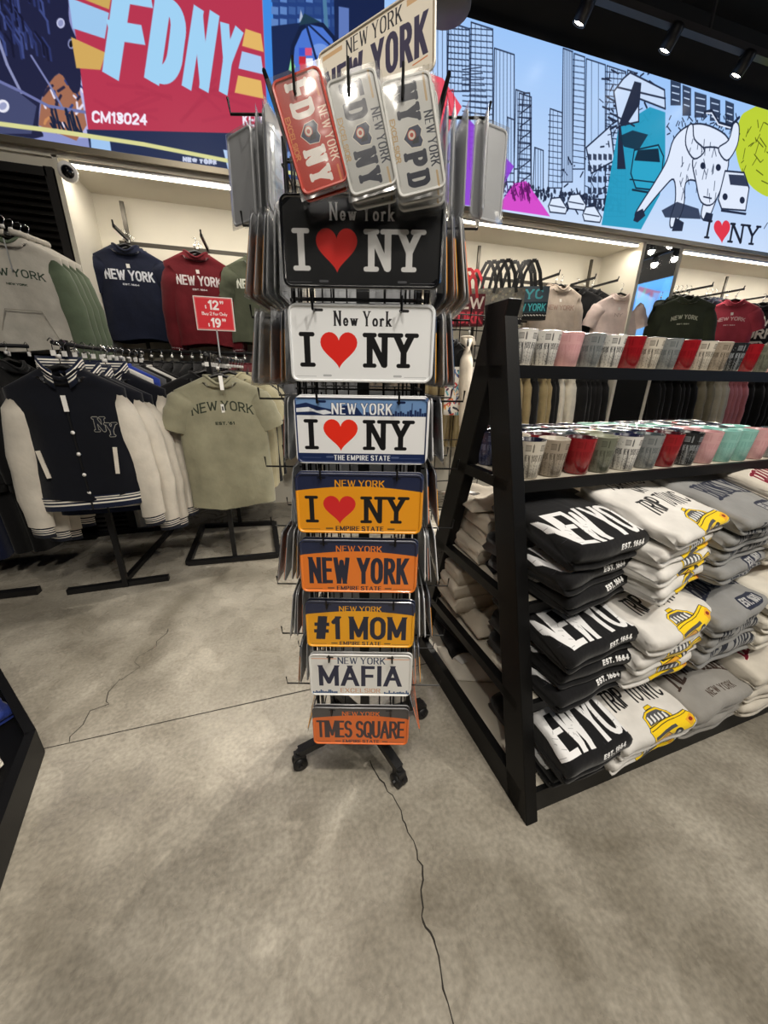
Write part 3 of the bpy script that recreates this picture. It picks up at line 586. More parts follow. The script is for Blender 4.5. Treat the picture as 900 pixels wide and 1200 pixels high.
def pl_white():
    c = pcv('#eef0f2'); text(c, 'New York', (196, 26, 458, 86), 8, '#16161a', serif=.09, contrast=.55); love(c, '#141416', 112, 256); marks(c, '#8a8c92', 24, 296); slots(c); c.line([(8, 8), (632, 8), (632, 312), (8, 312)], 3, '#c8cacd', close=True); return c
def pl_banner():
    c = pcv('#f1f2f4'); N_ = '#1a2a55'
    c.line([(10, 10), (630, 10), (630, 310), (10, 310)], 6, N_, close=True); c.poly([(12, 12), (628, 12), (628, 88), (12, 88)], '#6f93c4')
    c.poly([(12, 40), (60, 30), (120, 48), (180, 60), (240, 40), (300, 50), (330, 88), (12, 88)], N_); c.poly([(12, 56), (70, 50), (110, 66), (150, 62), (190, 76), (140, 84), (90, 70), (12, 74)], '#e8edf4')
    for i in range(26): x = 330+i*11.5; h = random.choice([8, 14, 20, 26, 34, 12]); c.poly([(x, 88), (x, 84-h), (x+10, 84-h), (x+10, 88)], N_)
    c.line([(560, 88), (560, 28)], 4, N_)
    text(c, 'NEW YORK', (176, 30, 470, 82), 9, '#f4f5f8', serif=.06, contrast=.6, out=('#20305c', 4)); c.poly([(12, 268), (628, 268), (628, 308), (12, 308)], N_)
    text(c, 'THE EMPIRE STATE', (182, 276, 464, 302), 5.5, '#f4f5f8', serif=.06, contrast=.7); love(c, '#131316', 106, 250, '#f0321f', 25); marks(c, '#7f8cb0', 30, 290); slots(c, '#11204a'); return c
def pl_gold(bg, top, k='#1a2038', ban='#222a48'):
    c = pcv(bg); c.poly([(0, 0), (640, 0), (640, 92)]+[(640-i*32, 92-26*math.sin(PI*i/20)) for i in range(21)], ban)
    text(c, top, (196, 34, 450, 70), 6.5, bg, serif=.07, contrast=.6); text(c, 'EMPIRE STATE', (196, 280, 448, 306), 5.5, k, serif=.07, contrast=.65); marks(c, k, 26, 298); slots(c, '#0e1222'); return c
def pl_gold_love(): c = pl_gold('#f2a01c', 'NEW YORK'); love(c, '#15161c', 118, 262, '#dc2a2c', 24); return c
def pl_newyork(): c = pl_gold('#f0812a', 'NEW YORK'); text(c, 'NEW YORK', (46, 104, 594, 266), 24, '#20243a', track=.16, contrast=.85); return c
def pl_mom(): c = pl_gold('#f6ac18', 'NEW YORK'); text(c, '#1 MOM', (44, 104, 596, 266), 28, '#1c2138', track=.2, contrast=.85); return c
def pl_times(): c = pl_gold('#e9722a', 'NEW YORK', ban='#4a4748'); text(c, 'TIMES SQUARE', (24, 112, 616, 262), 18, '#3a2c34', track=.16, contrast=.9); return c
def pl_mafia():
    c = pcv('#ecebe8'); c.line([(20, 34), (170, 34)], 8, '#e8b9a0'); c.line([(470, 34), (620, 34)], 8, '#e8b9a0')
    text(c, 'NEW YORK', (176, 22, 478, 72), 7, '#2c3a5c', serif=.07, contrast=.6); text(c, 'MAFIA', (58, 84, 580, 244), 27, '#232743', track=.26, contrast=.85)
    text(c, 'EXCELSIOR', (190, 262, 450, 296), 6, '#d9a988', serif=.07, contrast=.7)
    for i in range(16):
        for x0 in (14, 470): x = x0+i*10; h = random.choice([6, 10, 16, 24, 12]); c.poly([(x, 304), (x, 300-h), (x+9, 300-h), (x+9, 304)], '#3a5a86')
    slots(c); return c
def pl_double():
    c = pcv('#efe6d6'); c.line([(14, 14), (626, 14), (626, 306), (14, 306)], 4, '#b9a184', close=True); c.poly([(30, 28), (150, 28), (150, 46), (30, 46)], '#d9b48a'); c.poly([(500, 22), (610, 22), (610, 44), (500, 44)], '#d9b48a')
    text(c, 'NEW YORK', (170, 22, 480, 82), 7, '#3b3b40', serif=.07, contrast=.6); text(c, 'NEW YORK', (40, 96, 600, 246), 24, '#4d4960', track=.16, contrast=.85); c.line([(530, 262), (600, 256)], 5, '#d98a5a')
    text(c, 'EXCELSIOR', (230, 268, 420, 294), 5, '#d9a878', serif=.07, contrast=.7)
    for i in range(12): x = 480+i*11; h = random.choice([5, 12, 18]); c.poly([(x, 304), (x, 300-h), (x+8, 300-h), (x+8, 304)], '#c8bca6')
    return c
def badge(c, x, y, r):
    c.poly([(x-r, y-r*.7), (x-r*.5, y-r), (x, y-r*.8), (x+r*.5, y-r), (x+r, y-r*.7), (x+r*.9, y+r*.3), (x, y+r), (x-r*.9, y+r*.3)], '#2b3450', 1, '#e8e0d0', 3)
    c.ell(x-r*.2, y+r*.1, r*.45, r*.4, '#d8d2c6', out='#b0402c', ow=4); c.ell(x-r*.2, y+r*.1, r*.2, r*.18, '#b0402c'); c.poly([(x, y-r*.6), (x+r*.6, y-r*.5), (x+r*.6, y+r*.2), (x+r*.2, y)], '#10141f')
def pl_mini(s, bg, k, acc, st=None):
    c = Cv(480, 240, bg, 1); text(c, 'NEW YORK', (150, 16, 380, 58), 6, k if bg != '#b8331f' else '#f4ddc8', serif=.06, contrast=.6)
    n = len(s)//2; text(c, s[:n], (22, 72, 186, 182), 26, k, serif=.1); text(c, s[n:], (292, 72, 458, 182), 26, k, serif=.1); badge(c, 240, 124, 46)
    text(c, 'EXCELSIOR', (150, 196, 330, 222), 5, acc); c.line([(14, 36), (110, 36)], 10, acc, .8); c.line([(400, 36), (466, 36)], 10, acc, .8); return c
ALU2 = mat('plate_back', '#b4b6ba', .35, .15, noise=.06, nscale=7)
def pmat(name, c, coat=.6, rough=.35):
    return mat('plate_'+name, '#dddddd', rough, coat=coat, img=c.image('print_'+name), bump=.02, bscale=14)
def plate_mesh(w=.305, h=.152, r=.016, name='license_plate', m=None):
    b = MB(); N = 6
    def ring(off, y):
        P = []
        for cx, cz, a0 in ((w/2-r, h/2-r, 0), (-w/2+r, h/2-r, 90), (-w/2+r, -h/2+r, 180), (w/2-r, -h/2+r, 270)):
            for i in range(N): a = R_(a0+90*i/(N-1)); P.append((cx+(r-off)*math.cos(a), y, cz+(r-off)*math.sin(a)))
        return P
    rings = [ring(.0, .0012), ring(.0, -.0006), ring(.0016, -.0024), ring(.0042, -.0022), ring(.006, -.0002)]
    n = 4*N; vs = [p for q in rings for p in q]; uv = lambda p: ((p[0]+w/2)/w, (p[2]+h/2)/h)
    fs = []; ms = []
    for i in range(len(rings)-1):
        for k in range(n): fs.append((i*n+k, (i+1)*n+k, (i+1)*n+(k+1) % n, i*n+(k+1) % n)); ms.append(1 if i == 0 else 0)
    fs.append(tuple((len(rings)-1)*n+k for k in range(n))); ms.append(0); fs.append(tuple(range(n))[::-1]); ms.append(1)
    for f, q in zip(fs, ms): b.v; b.f.append(list(f)); b.uv.append([uv(vs[k]) for k in f]); b.m.append(q)
    b.v = vs
    o = b.obj(name, [m or ALU2, ALU2]); return o
def sleeve(parent, w=.305, h=.152, t=.007):
    b = MB(); W, H = w/2+.006, h/2+.005; vs = []; nx, nz = 8, 5
    for sgn in (-1, 1):
        for j in range(nz+1):
            for i in range(nx+1):
                x = -W+2*W*i/nx; z = -H+2*H*j/nz; e = 0 if i in (0, nx) or j in (0, nz) else 1
                vs.append((x, sgn*e*(t/2+random.uniform(-.0012, .0012)), z))
    k = (nx+1)*(nz+1); fs = []
    for q in (0, 1):
        for j in range(nz):
            for i in range(nx):
                a = q*k+j*(nx+1)+i; f = (a, a+1, a+nx+2, a+nx+1); fs.append(f if q == 0 else f[::-1])
    b.add(vs, fs); return b.obj('plastic_sleeve', WRAP, parent, True)
# ------------------------------------------------------------------ spinner rack
RC = Vector((.246, 1.03, 0)); RZ = -R_(16.7)
RM = Matrix.Translation(RC) @ Matrix.Rotation(RZ, 4, 'Z')
rack = empty('spinner_rack', RC, RZ, 'tall black wire spinner rack hung with number plates on casters', 'display rack')
b = MB(); b.box((0, 0, .97), (.032, .032, 1.72)); b.obj('pole', BLACK, rack)
b = MB(); b.lathe([(.001, .09), (.035, .09), (.035, .15), (.02, .17), (.001, .17)], 16); b.obj('hub', BLACK, rack, True)
Lr = Matrix.Rotation(-RZ, 3, 'Z')
for lx, ly in ((.076, -.188), (-.253, -.031), (-.076, .2), (.253, .05)):
    e = Lr @ Vector((lx, ly, 0)); d = e.normalized()
    b = MB(); b.bar((0, 0, .125), (e.x, e.y, .075), .03, .026); lg = b.obj('leg', BLACK, rack)
    b = MB(); sd = Vector((-d.y, d.x, 0))
    for s_ in (-1, 1):
        c0 = Vector((e.x, e.y, .027))+sd*.012*s_; b.tube([c0-sd*.007, c0+sd*.007], .026, 14)
    b.obj('wheel', RUB, lg, True)
    b = MB(); b.box((e.x, e.y, .055), (.036, .03, .026), rz=math.atan2(d.y, d.x)); b.lathe([(.001, .06), (.012, .06), (.012, .08), (.001, .08)], 10, (e.x, e.y, 0)); b.tube([(e.x+sd.x*.028, e.y+sd.y*.028, .027), (e.x-sd.x*.028, e.y-sd.y*.028, .027)], .008, 8); b.obj('caster_fork', CHROME if False else RUB, lg)
ROWS = [1.592, 1.414, 1.232, 1.059, .888, .70, .52, .317]; XOFF = [.01, .007, .006, 0, -.003, -.002, -.002, -.003]
for k in range(4):                                     # four wire grid sides
    a = k*PI/2; M = Matrix.Rotation(a, 4, 'Z'); P = lambda x, y, z: M @ Vector((x, y, z))
    b = MB()
    for x in (-.125, -.1, -.055, .055, .1, .125): b.tube([P(x, -.15, .2), P(x, -.15, 1.79)], .0024, 6)
    for z in [.2, 1.81, 1.74]+[r+.09 for r in ROWS]+[r-.085 for r in ROWS[::2]]: b.tube([P(-.14, -.15, z), P(.14, -.15, z)], .0024, 6)
    b.tube([P(-.14, -.15, .19), P(-.14, -.15, 1.83)], .0035, 6)
    g = b.obj('wire_grid', WIRE, rack); g['kind'] = 'stuff'
    for r in (0, 3, 6):
        q = MB(); q.tube([P(0, -.15, ROWS[r]+.09), P(0, 0, ROWS[r]+.09)], .003, 6); q.obj('spoke', WIRE, rack)
    for i, z in enumerate(ROWS):
        ln = .085 if k in (1, 3) else (.045 if k == 0 else .05)
        for x in (-.09, .09):
            q = MB(); zz = z+.063; q.tube([P(x, -.15, zz+.02), P(x, -.154, zz), P(x, -.17-ln, zz), P(x, -.17-ln-.002, zz+.026)], .0024, 6); q.obj('peg', WIRE, rack)
for x, z in ((-.097, 1.80), (-.008, 1.80), (.081, 1.795)):
    q = MB(); q.tube([(x, -.17, z-.01), (x, -.25, z-.01), (x, -.253, z+.03)], .0024, 6); q.obj('peg', WIRE, rack)
q = MB(); q.tube([(-.14, -.15, 1.78), (-.165, -.17, 1.86), (-.165, .15, 1.86), (.165, .15, 1.86), (.165, -.17, 1.86), (.14, -.15, 1.78)], .0036, 6); q.tube([(-.14, -.15, 1.79), (.14, -.15, 1.79)], .003, 6); q.tube([(0, -.15, 1.79), (0, .15, 1.79)], .003, 6); q.obj('top_frame', WIRE, rack)
def on_rack(o, lx, ly, z, rz=0., tilt=0., roll=0.):
    o.matrix_world = RM @ Matrix.Translation((lx, ly, z)) @ Matrix.Rotation(rz, 4, 'Z') @ Matrix.Rotation(tilt, 4, 'X') @ Matrix.Rotation(roll, 4, 'Y')
FR = [('black', pl_black(), 'glossy black number plate reading I heart NY, in clear plastic, top of the rack front'), ('white', pl_white(), 'white number plate reading I heart NY in black with plain white ground'),
      ('banner', pl_banner(), 'white I heart NY number plate with navy skyline banner and navy bottom strip'), ('goldlove', pl_gold_love(), 'golden yellow I heart NY number plate with dark blue top band'),
      ('newyork', pl_newyork(), 'orange number plate reading NEW YORK in large dark letters'), ('mom', pl_mom(), 'yellow number plate reading #1 MOM in large dark letters'),
      ('mafia', pl_mafia(), 'white number plate reading MAFIA in dark blue letters'), ('times', pl_times(), 'dark orange number plate reading TIMES SQUARE, lowest on the rack front')]
PM = {}
for i, (k, c, lb) in enumerate(FR):
    PM[k] = pmat(k, c, 1. if k == 'black' else .5, .2 if k == 'black' else .38)
    for j in range(2):
        o = plate_mesh(m=PM[k]) if j == 0 else o0.copy()
        if j: COL.objects.link(o)
        else: o0 = o
        s_ = .985 if i > 3 else 1.02 if i == 0 else 1
        on_rack(o, XOFF[i]+.003*j, -.197+.009*j-(.012 if i in (0, 3, 4) else 0), ROWS[i]+.003*j, 0, R_(-1.5), 0); o.scale = (s_, 1, s_)
        if j == 0: tag(o, lb, 'number plate', 'number plates on the front of the rack')
        else: tag(o, 'number plate hanging just behind the '+{'black': 'glossy black I heart NY', 'white': 'plain white I heart NY', 'banner': 'skyline banner', 'goldlove': 'golden I heart NY', 'newyork': 'orange NEW YORK', 'mom': 'yellow #1 MOM', 'mafia': 'white MAFIA', 'times': 'orange TIMES SQUARE'}[k]+' plate', 'number plate', 'number plates on the front of the rack')
    if k in ('black',): sleeve(o0)
SIDE = {-1: [6, 5, 2, 2, 5, 4, 3, 1], 1: [6, 4, 3, 3, 4, 3, 2, 1]}; keys = list(PM); RWN = ['top row', 'second row', 'third row', 'fourth row', 'fifth row', 'sixth row', 'seventh row', 'lowest row']
pb = plate_mesh(m=ALU2); pbm = pb.data; bpy.data.objects.remove(pb)
def new_plate(mesh): o = bpy.data.objects.new('license_plate', mesh); COL.objects.link(o); return o
meshes = {}
for k in PM:
    q = plate_mesh(m=PM[k]); meshes[k] = q.data; bpy.data.objects.remove(q)
slm = sleeve(None); slmesh = slm.data; bpy.data.objects.remove(slm)
for sd in (-1, 1):
    for i, n in enumerate(SIDE[sd]):
        for j in range(n):
            far = 1 if (i == 1 and sd < 0 and j > 2) else 0
            lx = sd*(.168+j*.0125+far*.018); o = new_plate(meshes[keys[(i*3+j+(sd > 0)*2) % 8]])
            sl_ = R_(-3-1.5*j) if i != 7 else R_(-14)
            on_rack(o, lx, random.uniform(-.006, .004)-(.0 if i else 0), ROWS[i]-.003-.001*j, R_(90*sd)+R_(random.uniform(-3, 3)), sl_, R_(random.uniform(-1, 1)))
            nm = 'left' if sd < 0 else 'right'
            tag(o, f'number plate edge-on at the rack {nm} side, {RWN[i]}, {ORD[j]} from the grid', 'number plate', f'number plates on the {nm} side of the rack')
            if i < 2 or (j == n-1): s2 = bpy.data.objects.new('plastic_sleeve', slmesh); COL.objects.link(s2); s2.parent = o
for i, z in enumerate(ROWS):
    o = new_plate(meshes[keys[(i+4) % 8]]); on_rack(o, 0, .195, z, PI, R_(-1.5)); tag(o, f'number plate on the rack far side seen from behind, {RWN[i]}', 'number plate', 'number plates on the far side of the rack')
MI = [('red', pl_mini('FDNY', '#b8331f', '#f1ece6', '#d98b4a'), -.0735, 1.738, -17, 'small red FDNY plate in clear plastic'), ('grey', pl_mini('FDNY', '#b9b9b6', '#1c2236', '#b99a6a'), .0145, 1.737, -15, 'small pale grey FDNY plate in clear plastic'),
      ('whitepd', pl_mini('NYPD', '#c9c9c6', '#1c2236', '#b99a6a'), .102, 1.735, -13, 'small pale NYPD plate in clear plastic')]
for k, c, lx, z, rl, lb in MI:
    m = pmat('mini_'+k, c, .8, .3)
    for j in range(3 if k != 'red' else 2):
        o = plate_mesh(.165, .086, .012, 'mini_license_plate', m) if j == 0 else oo.copy()
        if j: COL.objects.link(o)
        else: oo = o
        o.matrix_world = RM @ Matrix.Translation((lx+.004*j, -.246+.013*j, z-.005*j)) @ Matrix.Rotation(R_(-4+2*j), 4, 'X') @ Matrix.Rotation(R_(90+rl*1.0+j*2), 4, 'Y')
        s2 = sleeve(o, .165, .086, .008)
        tag(o, (lb+' hanging by one end atop the rack') if j == 0 else f'small wrapped plate hanging {ORD[j]} behind the {"red FDNY" if k == "red" else "grey FDNY" if k == "grey" else "NYPD"} plate', 'number plate', 'small plates on the rack top')
mm = plate_mesh(.165, .086, .012, 'mini_license_plate', ALU2); mme = mm.data; bpy.data.objects.remove(mm)
for sd in (-1, 1):
    for j in range(5):
        o = bpy.data.objects.new('mini_license_plate', mme); COL.objects.link(o); lx = sd*(.172+j*.017+(.03 if sd > 0 and j > 2 else 0)+(.02 if sd < 0 and j > 3 else 0))
        o.matrix_world = RM @ Matrix.Translation((lx, -.10+.012*j*(1 if sd < 0 else .3), 1.752)) @ Matrix.Rotation(R_(90*sd+random.uniform(-8, 8)+(-62 if sd > 0 and j == 4 else 55 if sd < 0 and j >= 3 else 0)), 4, 'Z') @ Matrix.Rotation(R_(-2), 4, 'X') @ Matrix.Rotation(R_(90), 4, 'Y')
        s2 = sleeve(o, .165, .086, .012)
        tag(o, f'small wrapped plate upright at the rack top {"left" if sd < 0 else "right"} side, {ORD[j]} out', 'number plate', 'small plates on the rack sides')
    q = MB(); q.tube([(sd*.17, -.10, 1.835), (sd*.255, -.10, 1.835), (sd*.258, -.10, 1.86)], .0026, 6); q.obj('peg', WIRE, rack)
    q = MB(); q.tube([(sd*.17, .06, 1.835), (sd*.235, .06, 1.835), (sd*.238, .06, 1.86)], .0026, 6); q.obj('peg', WIRE, rack)
# the plate standing askew on the very top
TL, TR, BL = Vector((.179, 1.204, 2.074)), Vector((.388, .983, 2.101)), Vector((.178, 1.184, 1.922))
ex = (TR-TL).normalized(); ez = (TL-BL).normalized(); ey = ez.cross(ex)
o = plate_mesh(m=pmat('double', pl_double(), .3)); ctr = (TR+BL)/2
o.matrix_world = Matrix(((ex.x, ey.x, ez.x, ctr.x), (ex.y, ey.y, ez.y, ctr.y), (ex.z, ey.z, ez.z, ctr.z), (0, 0, 0, 1)))
tag(o, 'cream number plate reading NEW YORK twice, standing slanted on the very top of the rack', 'number plate')
q = MB(); li = RM.inverted()
for f_ in (.25, .75):
    p = li @ (BL.lerp(ctr*2-TL, f_)); p2 = Vector((p.x, p.y, p.z+.03)); q.tube([(p.x*.6, .17, 1.86), (p.x, p.y+.012, p.z-.01), (p2.x+.004, p2.y+.014, p2.z)], .003, 6)
q.obj('plate_support', WIRE, rack)
# ------------------------------------------------------------------ A-frame shelf unit
GP = Vector((.674, .601, 0)); GA = R_(2.5); GMx = Matrix.Translation(GP) @ Matrix.Rotation(GA, 4, 'Z'); KV = .28; GD = .95; GL_ = 2.6
gon = empty('display_shelf', GP, GA, 'black A-shaped wooden display shelf stacked with mugs and folded sweatshirts', 'display shelf')
PW_ = .045
for u0 in (0, GL_):
    for s_ in (1, -1):
        f = lambda v: v if s_ == 1 else GD-v
        b = MB(); vs = []
        for z, v in ((0, 0), (1.56, KV*1.56)):
            for du, dv in ((0, 0), (PW_, 0), (PW_, .1), (0, .1)): vs.append((u0+du, f(v+dv), z))
        fs = [(3, 2, 1, 0), (4, 5, 6, 7), (0, 1, 5, 4), (1, 2, 6, 5), (2, 3, 7, 6), (3, 0, 4, 7)]
        b.add(vs, fs if s_ == 1 else [q[::-1] for q in fs]); bevel(b.obj('post', BLACKW, gon), .003)
LAM = mat('laminate_board', '#b9b2a4', .45, noise=.05, nscale=5)
SH = [(1.388, .036), (1.062, .034), (.70, .034), (.39, .034), (.10, .10)]
for z, th in SH:
    v0, v1 = KV*z, GD-KV*z
    b = MB(); b.box((GL_/2, (v0+v1)/2, z-th/2+.001), (GL_-2*PW_+.06, v1-v0-.03, th-.004)); sb = b.obj('shelf_board', LAM, gon)
    for nm, p, q in (('front_rail', (.03, v0+.008, z-th/2), (GL_, v0+.008, z-th/2)), ('back_rail', (.03, v1-.008, z-th/2), (GL_, v1-.008, z-th/2)), ('end_rail', (.015, v0+.02, z-th/2), (.015, v1-.02, z-th/2)), ('end_rail', (GL_+.02, v0+.02, z-th/2), (GL_+.02, v1-.02, z-th/2))):
        q_ = MB(); q_.bar(p, q, .016 if 'end' not in nm else .03, th); q_.obj(nm, BLACKW, gon)
b = MB(); b.bar((.02, 0.435+.04, 1.545), (GL_, .475, 1.545), .05, .03); b.obj('top_beam', BLACKW, gon) if False else None
# ------------------------------------------------------------------ mugs
def mug_print(ink):
    c = Cv(360, 240, ink, 0); rr = random.Random(5)
    for x in range(8, 350, 44):
        h = rr.choice([60, 90, 120]); c.line([(x, 232), (x, 232-h), (x+16, 215-h), (x+16, 232)], 3, ink)
        for j in range(4): c.seg((x+3, 225-h*.8+j*h*.2), (x+13, 225-h*.8+j*h*.2), 2.5, ink)
    for x in (60, 240): c.poly([(x, 232), (x+4, 150), (x+12, 110), (x+16, 82), (x+20, 110), (x+28, 150), (x+32, 232)], ink, .75)
    for x in (12, 190): c.poly([(x, 28), (x+60, 28), (x+60, 62), (x, 62)], ink, .45, ink, 3)
    for x in (92, 268): c.poly([(x, 70), (x, 30), (x+9, 16), (x+18, 30), (x+18, 70)], ink, .85)
    text(c, 'NEW YORK', (8, 86, 176, 126), 6, ink, serif=.08, contrast=.6); text(c, 'NEW YORK', (186, 86, 354, 126), 6, ink, serif=.08, contrast=.6)
    for i in range(40): x, y = rr.uniform(4, 350), rr.uniform(132, 225); c.line([(x, y), (x+rr.uniform(5, 16), y)], 3, ink, .8)
    for i in range(16): x, y = rr.uniform(110, 350), rr.uniform(14, 74); c.line([(x, y), (x+rr.uniform(-8, 12), y+rr.uniform(-8, 8))], 3, ink, .8)
    return c.image('mug_print')
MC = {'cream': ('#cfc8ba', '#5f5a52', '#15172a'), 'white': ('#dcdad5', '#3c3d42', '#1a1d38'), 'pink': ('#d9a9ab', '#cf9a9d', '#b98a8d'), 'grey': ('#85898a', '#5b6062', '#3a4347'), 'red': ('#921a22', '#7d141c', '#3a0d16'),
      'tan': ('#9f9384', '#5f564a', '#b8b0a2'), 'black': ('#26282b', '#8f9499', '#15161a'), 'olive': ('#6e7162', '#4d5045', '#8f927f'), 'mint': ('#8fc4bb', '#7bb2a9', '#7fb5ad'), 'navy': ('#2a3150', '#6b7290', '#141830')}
mugs = {}
def make_mug(k):
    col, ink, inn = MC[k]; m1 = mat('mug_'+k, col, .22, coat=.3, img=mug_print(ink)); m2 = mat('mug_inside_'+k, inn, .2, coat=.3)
    b = MB(); h = .118; ro, rb = .0475, .036
    b.lathe([(.001, 0), (rb-.004, 0), (rb, .004), (rb+(ro-rb)*.5, h*.5), (ro, h-.002)], 26, uvh=h)
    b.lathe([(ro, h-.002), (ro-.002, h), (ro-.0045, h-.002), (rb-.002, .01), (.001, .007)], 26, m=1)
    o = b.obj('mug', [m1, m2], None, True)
    q = MB(); q.tube([(.04, 0, .088), (.055, 0, .096), (.07, 0, .085), (.072, 0, .06), (.062, 0, .038), (.038, 0, .028)], .0055, 8); hd = q.obj('handle', m1, o, True)
    return o
used_mug = set()
def place_mug(k, u, v, z, lb, grp, sc=(1, 1)):
    if k not in mugs: mugs[k] = make_mug(k); o = mugs[k]
    else: o = copy_tree(mugs[k])
    o.matrix_world = GMx @ Matrix.Translation((u, v, z)) @ Matrix.Rotation(R_(random.uniform(70, 110)), 4, 'Z') @ Matrix.Diagonal((sc[0], sc[0], sc[1], 1)); tag(o, lb, 'mug', grp)
for i, k in enumerate('white white pink grey white red cream grey red cream tan black red olive pink grey tan cream'.split()):
    place_mug(k, .085+i*.0875, .389+.058, 1.388, f'{k} printed mug, {ORD[i]} from the post in the top shelf front row', 'mugs on the top shelf, front row', (.94, .84))
for i, k in enumerate('white grey cream pink tan white olive grey cream white red tan'.split()):
    place_mug(k, .1+i*.1, .389+.058+.097, 1.388, f'{k} printed mug, {ORD[i]} from the post in the top shelf back row', 'mugs on the top shelf, back row', (.94, .84))
ROWC = ['cream tan red olive white grey red black pink mint mint pink grey', 'tan red grey olive grey navy red white pink mint grey mint', 'navy cream grey navy red white navy mint mint grey white navy', 'red navy cream red white mint mint grey navy white red grey', 'white olive navy cream mint grey white pink navy mint cream']
for r, row in enumerate(ROWC):
    for i, k in enumerate(row.split()):
        place_mug(k, .085+i*.101+(.03 if r % 2 else 0)+random.uniform(-.006, .006), .299+.055+r*.095 if r < 4 else .70, 1.062, f'{k} printed mug, {ORD[i]} from the post, {ORD[r]} row of the wide mug shelf', f'mugs on the wide mug shelf, {ORD[r]} row') if (r < 4) else None
# ------------------------------------------------------------------ folded sweatshirts
def cab(c, x, y, s, K='#15151a'):
    Y_, O_ = '#f5cf1d', '#eba92a'; T = lambda px, py: (x+px*s, y+py*s)
    c.poly([T(4, 30), T(8, 12), T(20, 6), T(52, 4), T(66, 14), T(70, 26)], Y_, 1, K, 2.2)
    c.poly([T(9, 27), T(12, 14), T(22, 9), T(50, 8), T(62, 16), T(64, 24)], '#55565a')
    for a in (12, 22, 32, 42, 52): c.poly([T(a, 26), T(a+1, 15), T(a+6, 12), T(a+7, 24)], '#e4e4e2', 1, K, 1.3)
    c.poly([T(26, 5), T(28, -1), T(44, -3), T(46, 3)], Y_, 1, K, 2)
    c.poly([T(0, 34), T(4, 29), T(64, 24), T(98, 20), T(108, 30), T(106, 44), T(96, 50), T(60, 52), T(30, 62), T(6, 62)], Y_, 1, K, 2.5)
    c.poly([T(6, 44), T(60, 36), T(62, 41), T(8, 50)], '#4c4c50'); c.poly([T(8, 54), T(40, 46), T(50, 54), T(30, 66), T(10, 72)], O_, 1, K, 2)
    c.poly([T(84, 34), T(104, 28), T(105, 40), T(90, 46)], O_); c.ell(*T(96, 36), 5*s, 3*s, '#8a2a1a'); c.ell(*T(64, 52), 9*s, 8*s, '#2c2c30', out=K); c.ell(*T(64, 52), 4*s, 4*s, '#c8c8c8'); c.ell(*T(12, 70), 8*s, 7*s, '#2c2c30', out=K); c.ell(*T(12, 70), 3*s, 3*s, '#c8c8c8')
    c.line([T(4, 34), T(66, 28)], 2, K); c.line([T(66, 28), T(100, 24)], 1.6, K)
# garment print canvas: x across (.38 m), y along the cloth from the top of the fold to under the front edge (.40 m); front edge near y=.78
def gcv(bg, n=400): return Cv(n, int(n*1.05), bg, 0)
def gp_black():
    c = gcv('#141416'); text(c, 'NEW YORK', (6, 140, 440, 302), 19, '#e9e9ea', track=.12)
    for i in range(40): x = random.uniform(10, 390); y = random.uniform(175, 296); c.line([(x, y), (x+random.uniform(-14, 14), y+random.uniform(-12, 12))], 2, '#6a6a70', .55)
    text(c, 'EST. 1664', (196, 328, 306, 348), 5, '#f0f0f0', track=.22); return c
def gp_cab():
    c = gcv('#e7e4e0'); K = '#1a1a1c'
    text(c, 'I SURVIVED', (80, 2, 330, 54), 7, K, cap='r', jit=.06); text(c, 'MY', (176, 68, 236, 116), 7, K, cap='r', jit=.05); text(c, 'TRIP TO NYC', (66, 132, 346, 214), 9, K, cap='r', jit=.07)
    cab(c, 130, 236, 2.1); return c
def gp_brook(s1='BROOKLYN', s2='EST. 1631', s3='NEW YORK'):
    c = gcv('#8f8f8e'); N_ = '#262b3e'; text(c, s1, (50, 70, 360, 176), 13, N_, arch=-.3, serif=.1); c.poly([(190, 212), (310, 206), (330, 222), (328, 254), (308, 266), (196, 270), (180, 256), (178, 226)], N_)
    text(c, s2, (192, 222, 316, 256), 7, '#b9b9b8', track=.1); text(c, s3, (60, 300, 350, 362), 7, '#20242f', serif=.1, slant=.2, track=.2); return c
def gp_nyny():
    c = gcv('#96938e'); text(c, 'NEW YORK', (40, 120, 360, 230), 11, '#3c2d26', arch=-.35, serif=.1); text(c, 'NEW YORK', (150, 262, 310, 292), 5, '#4a3c34', serif=.06); return c
def gp_red():
    c = gcv('#d9d2c6'); text(c, 'BROOKLYN', (40, 130, 360, 250), 13, '#7a1028', arch=-.35, serif=.1, out=('#efe6da', 5)); text(c, 'NEW YORK', (150, 290, 300, 314), 5, '#9a3040', serif=.06); return c
def gp_manh():
    c = gcv('#b8606c'); text(c, 'MANHATTAN', (40, 150, 360, 220), 12, '#3a1c28', arch=-.3, serif=.1); return c
GCL = {}
def gcloth(k):
    if k not in GCL:
        col, fn = {'black': ('#151517', gp_black), 'cab': ('#e2dfda', gp_cab), 'grey': ('#8f8f8e', gp_brook), 'greyny': ('#96938e', gp_nyny), 'cream': ('#cfc8bb', gp_red), 'pink': ('#b8606c', gp_manh), 'beige': ('#b3aa9b', None), 'plainblack': ('#141416', None), 'ivory': ('#d9d3c6', None)}[k]
        GCL[k] = cloth('fold_'+k, col, fn().image('print_fold_'+k) if fn else None)
    return GCL[k]
FOLD = {}
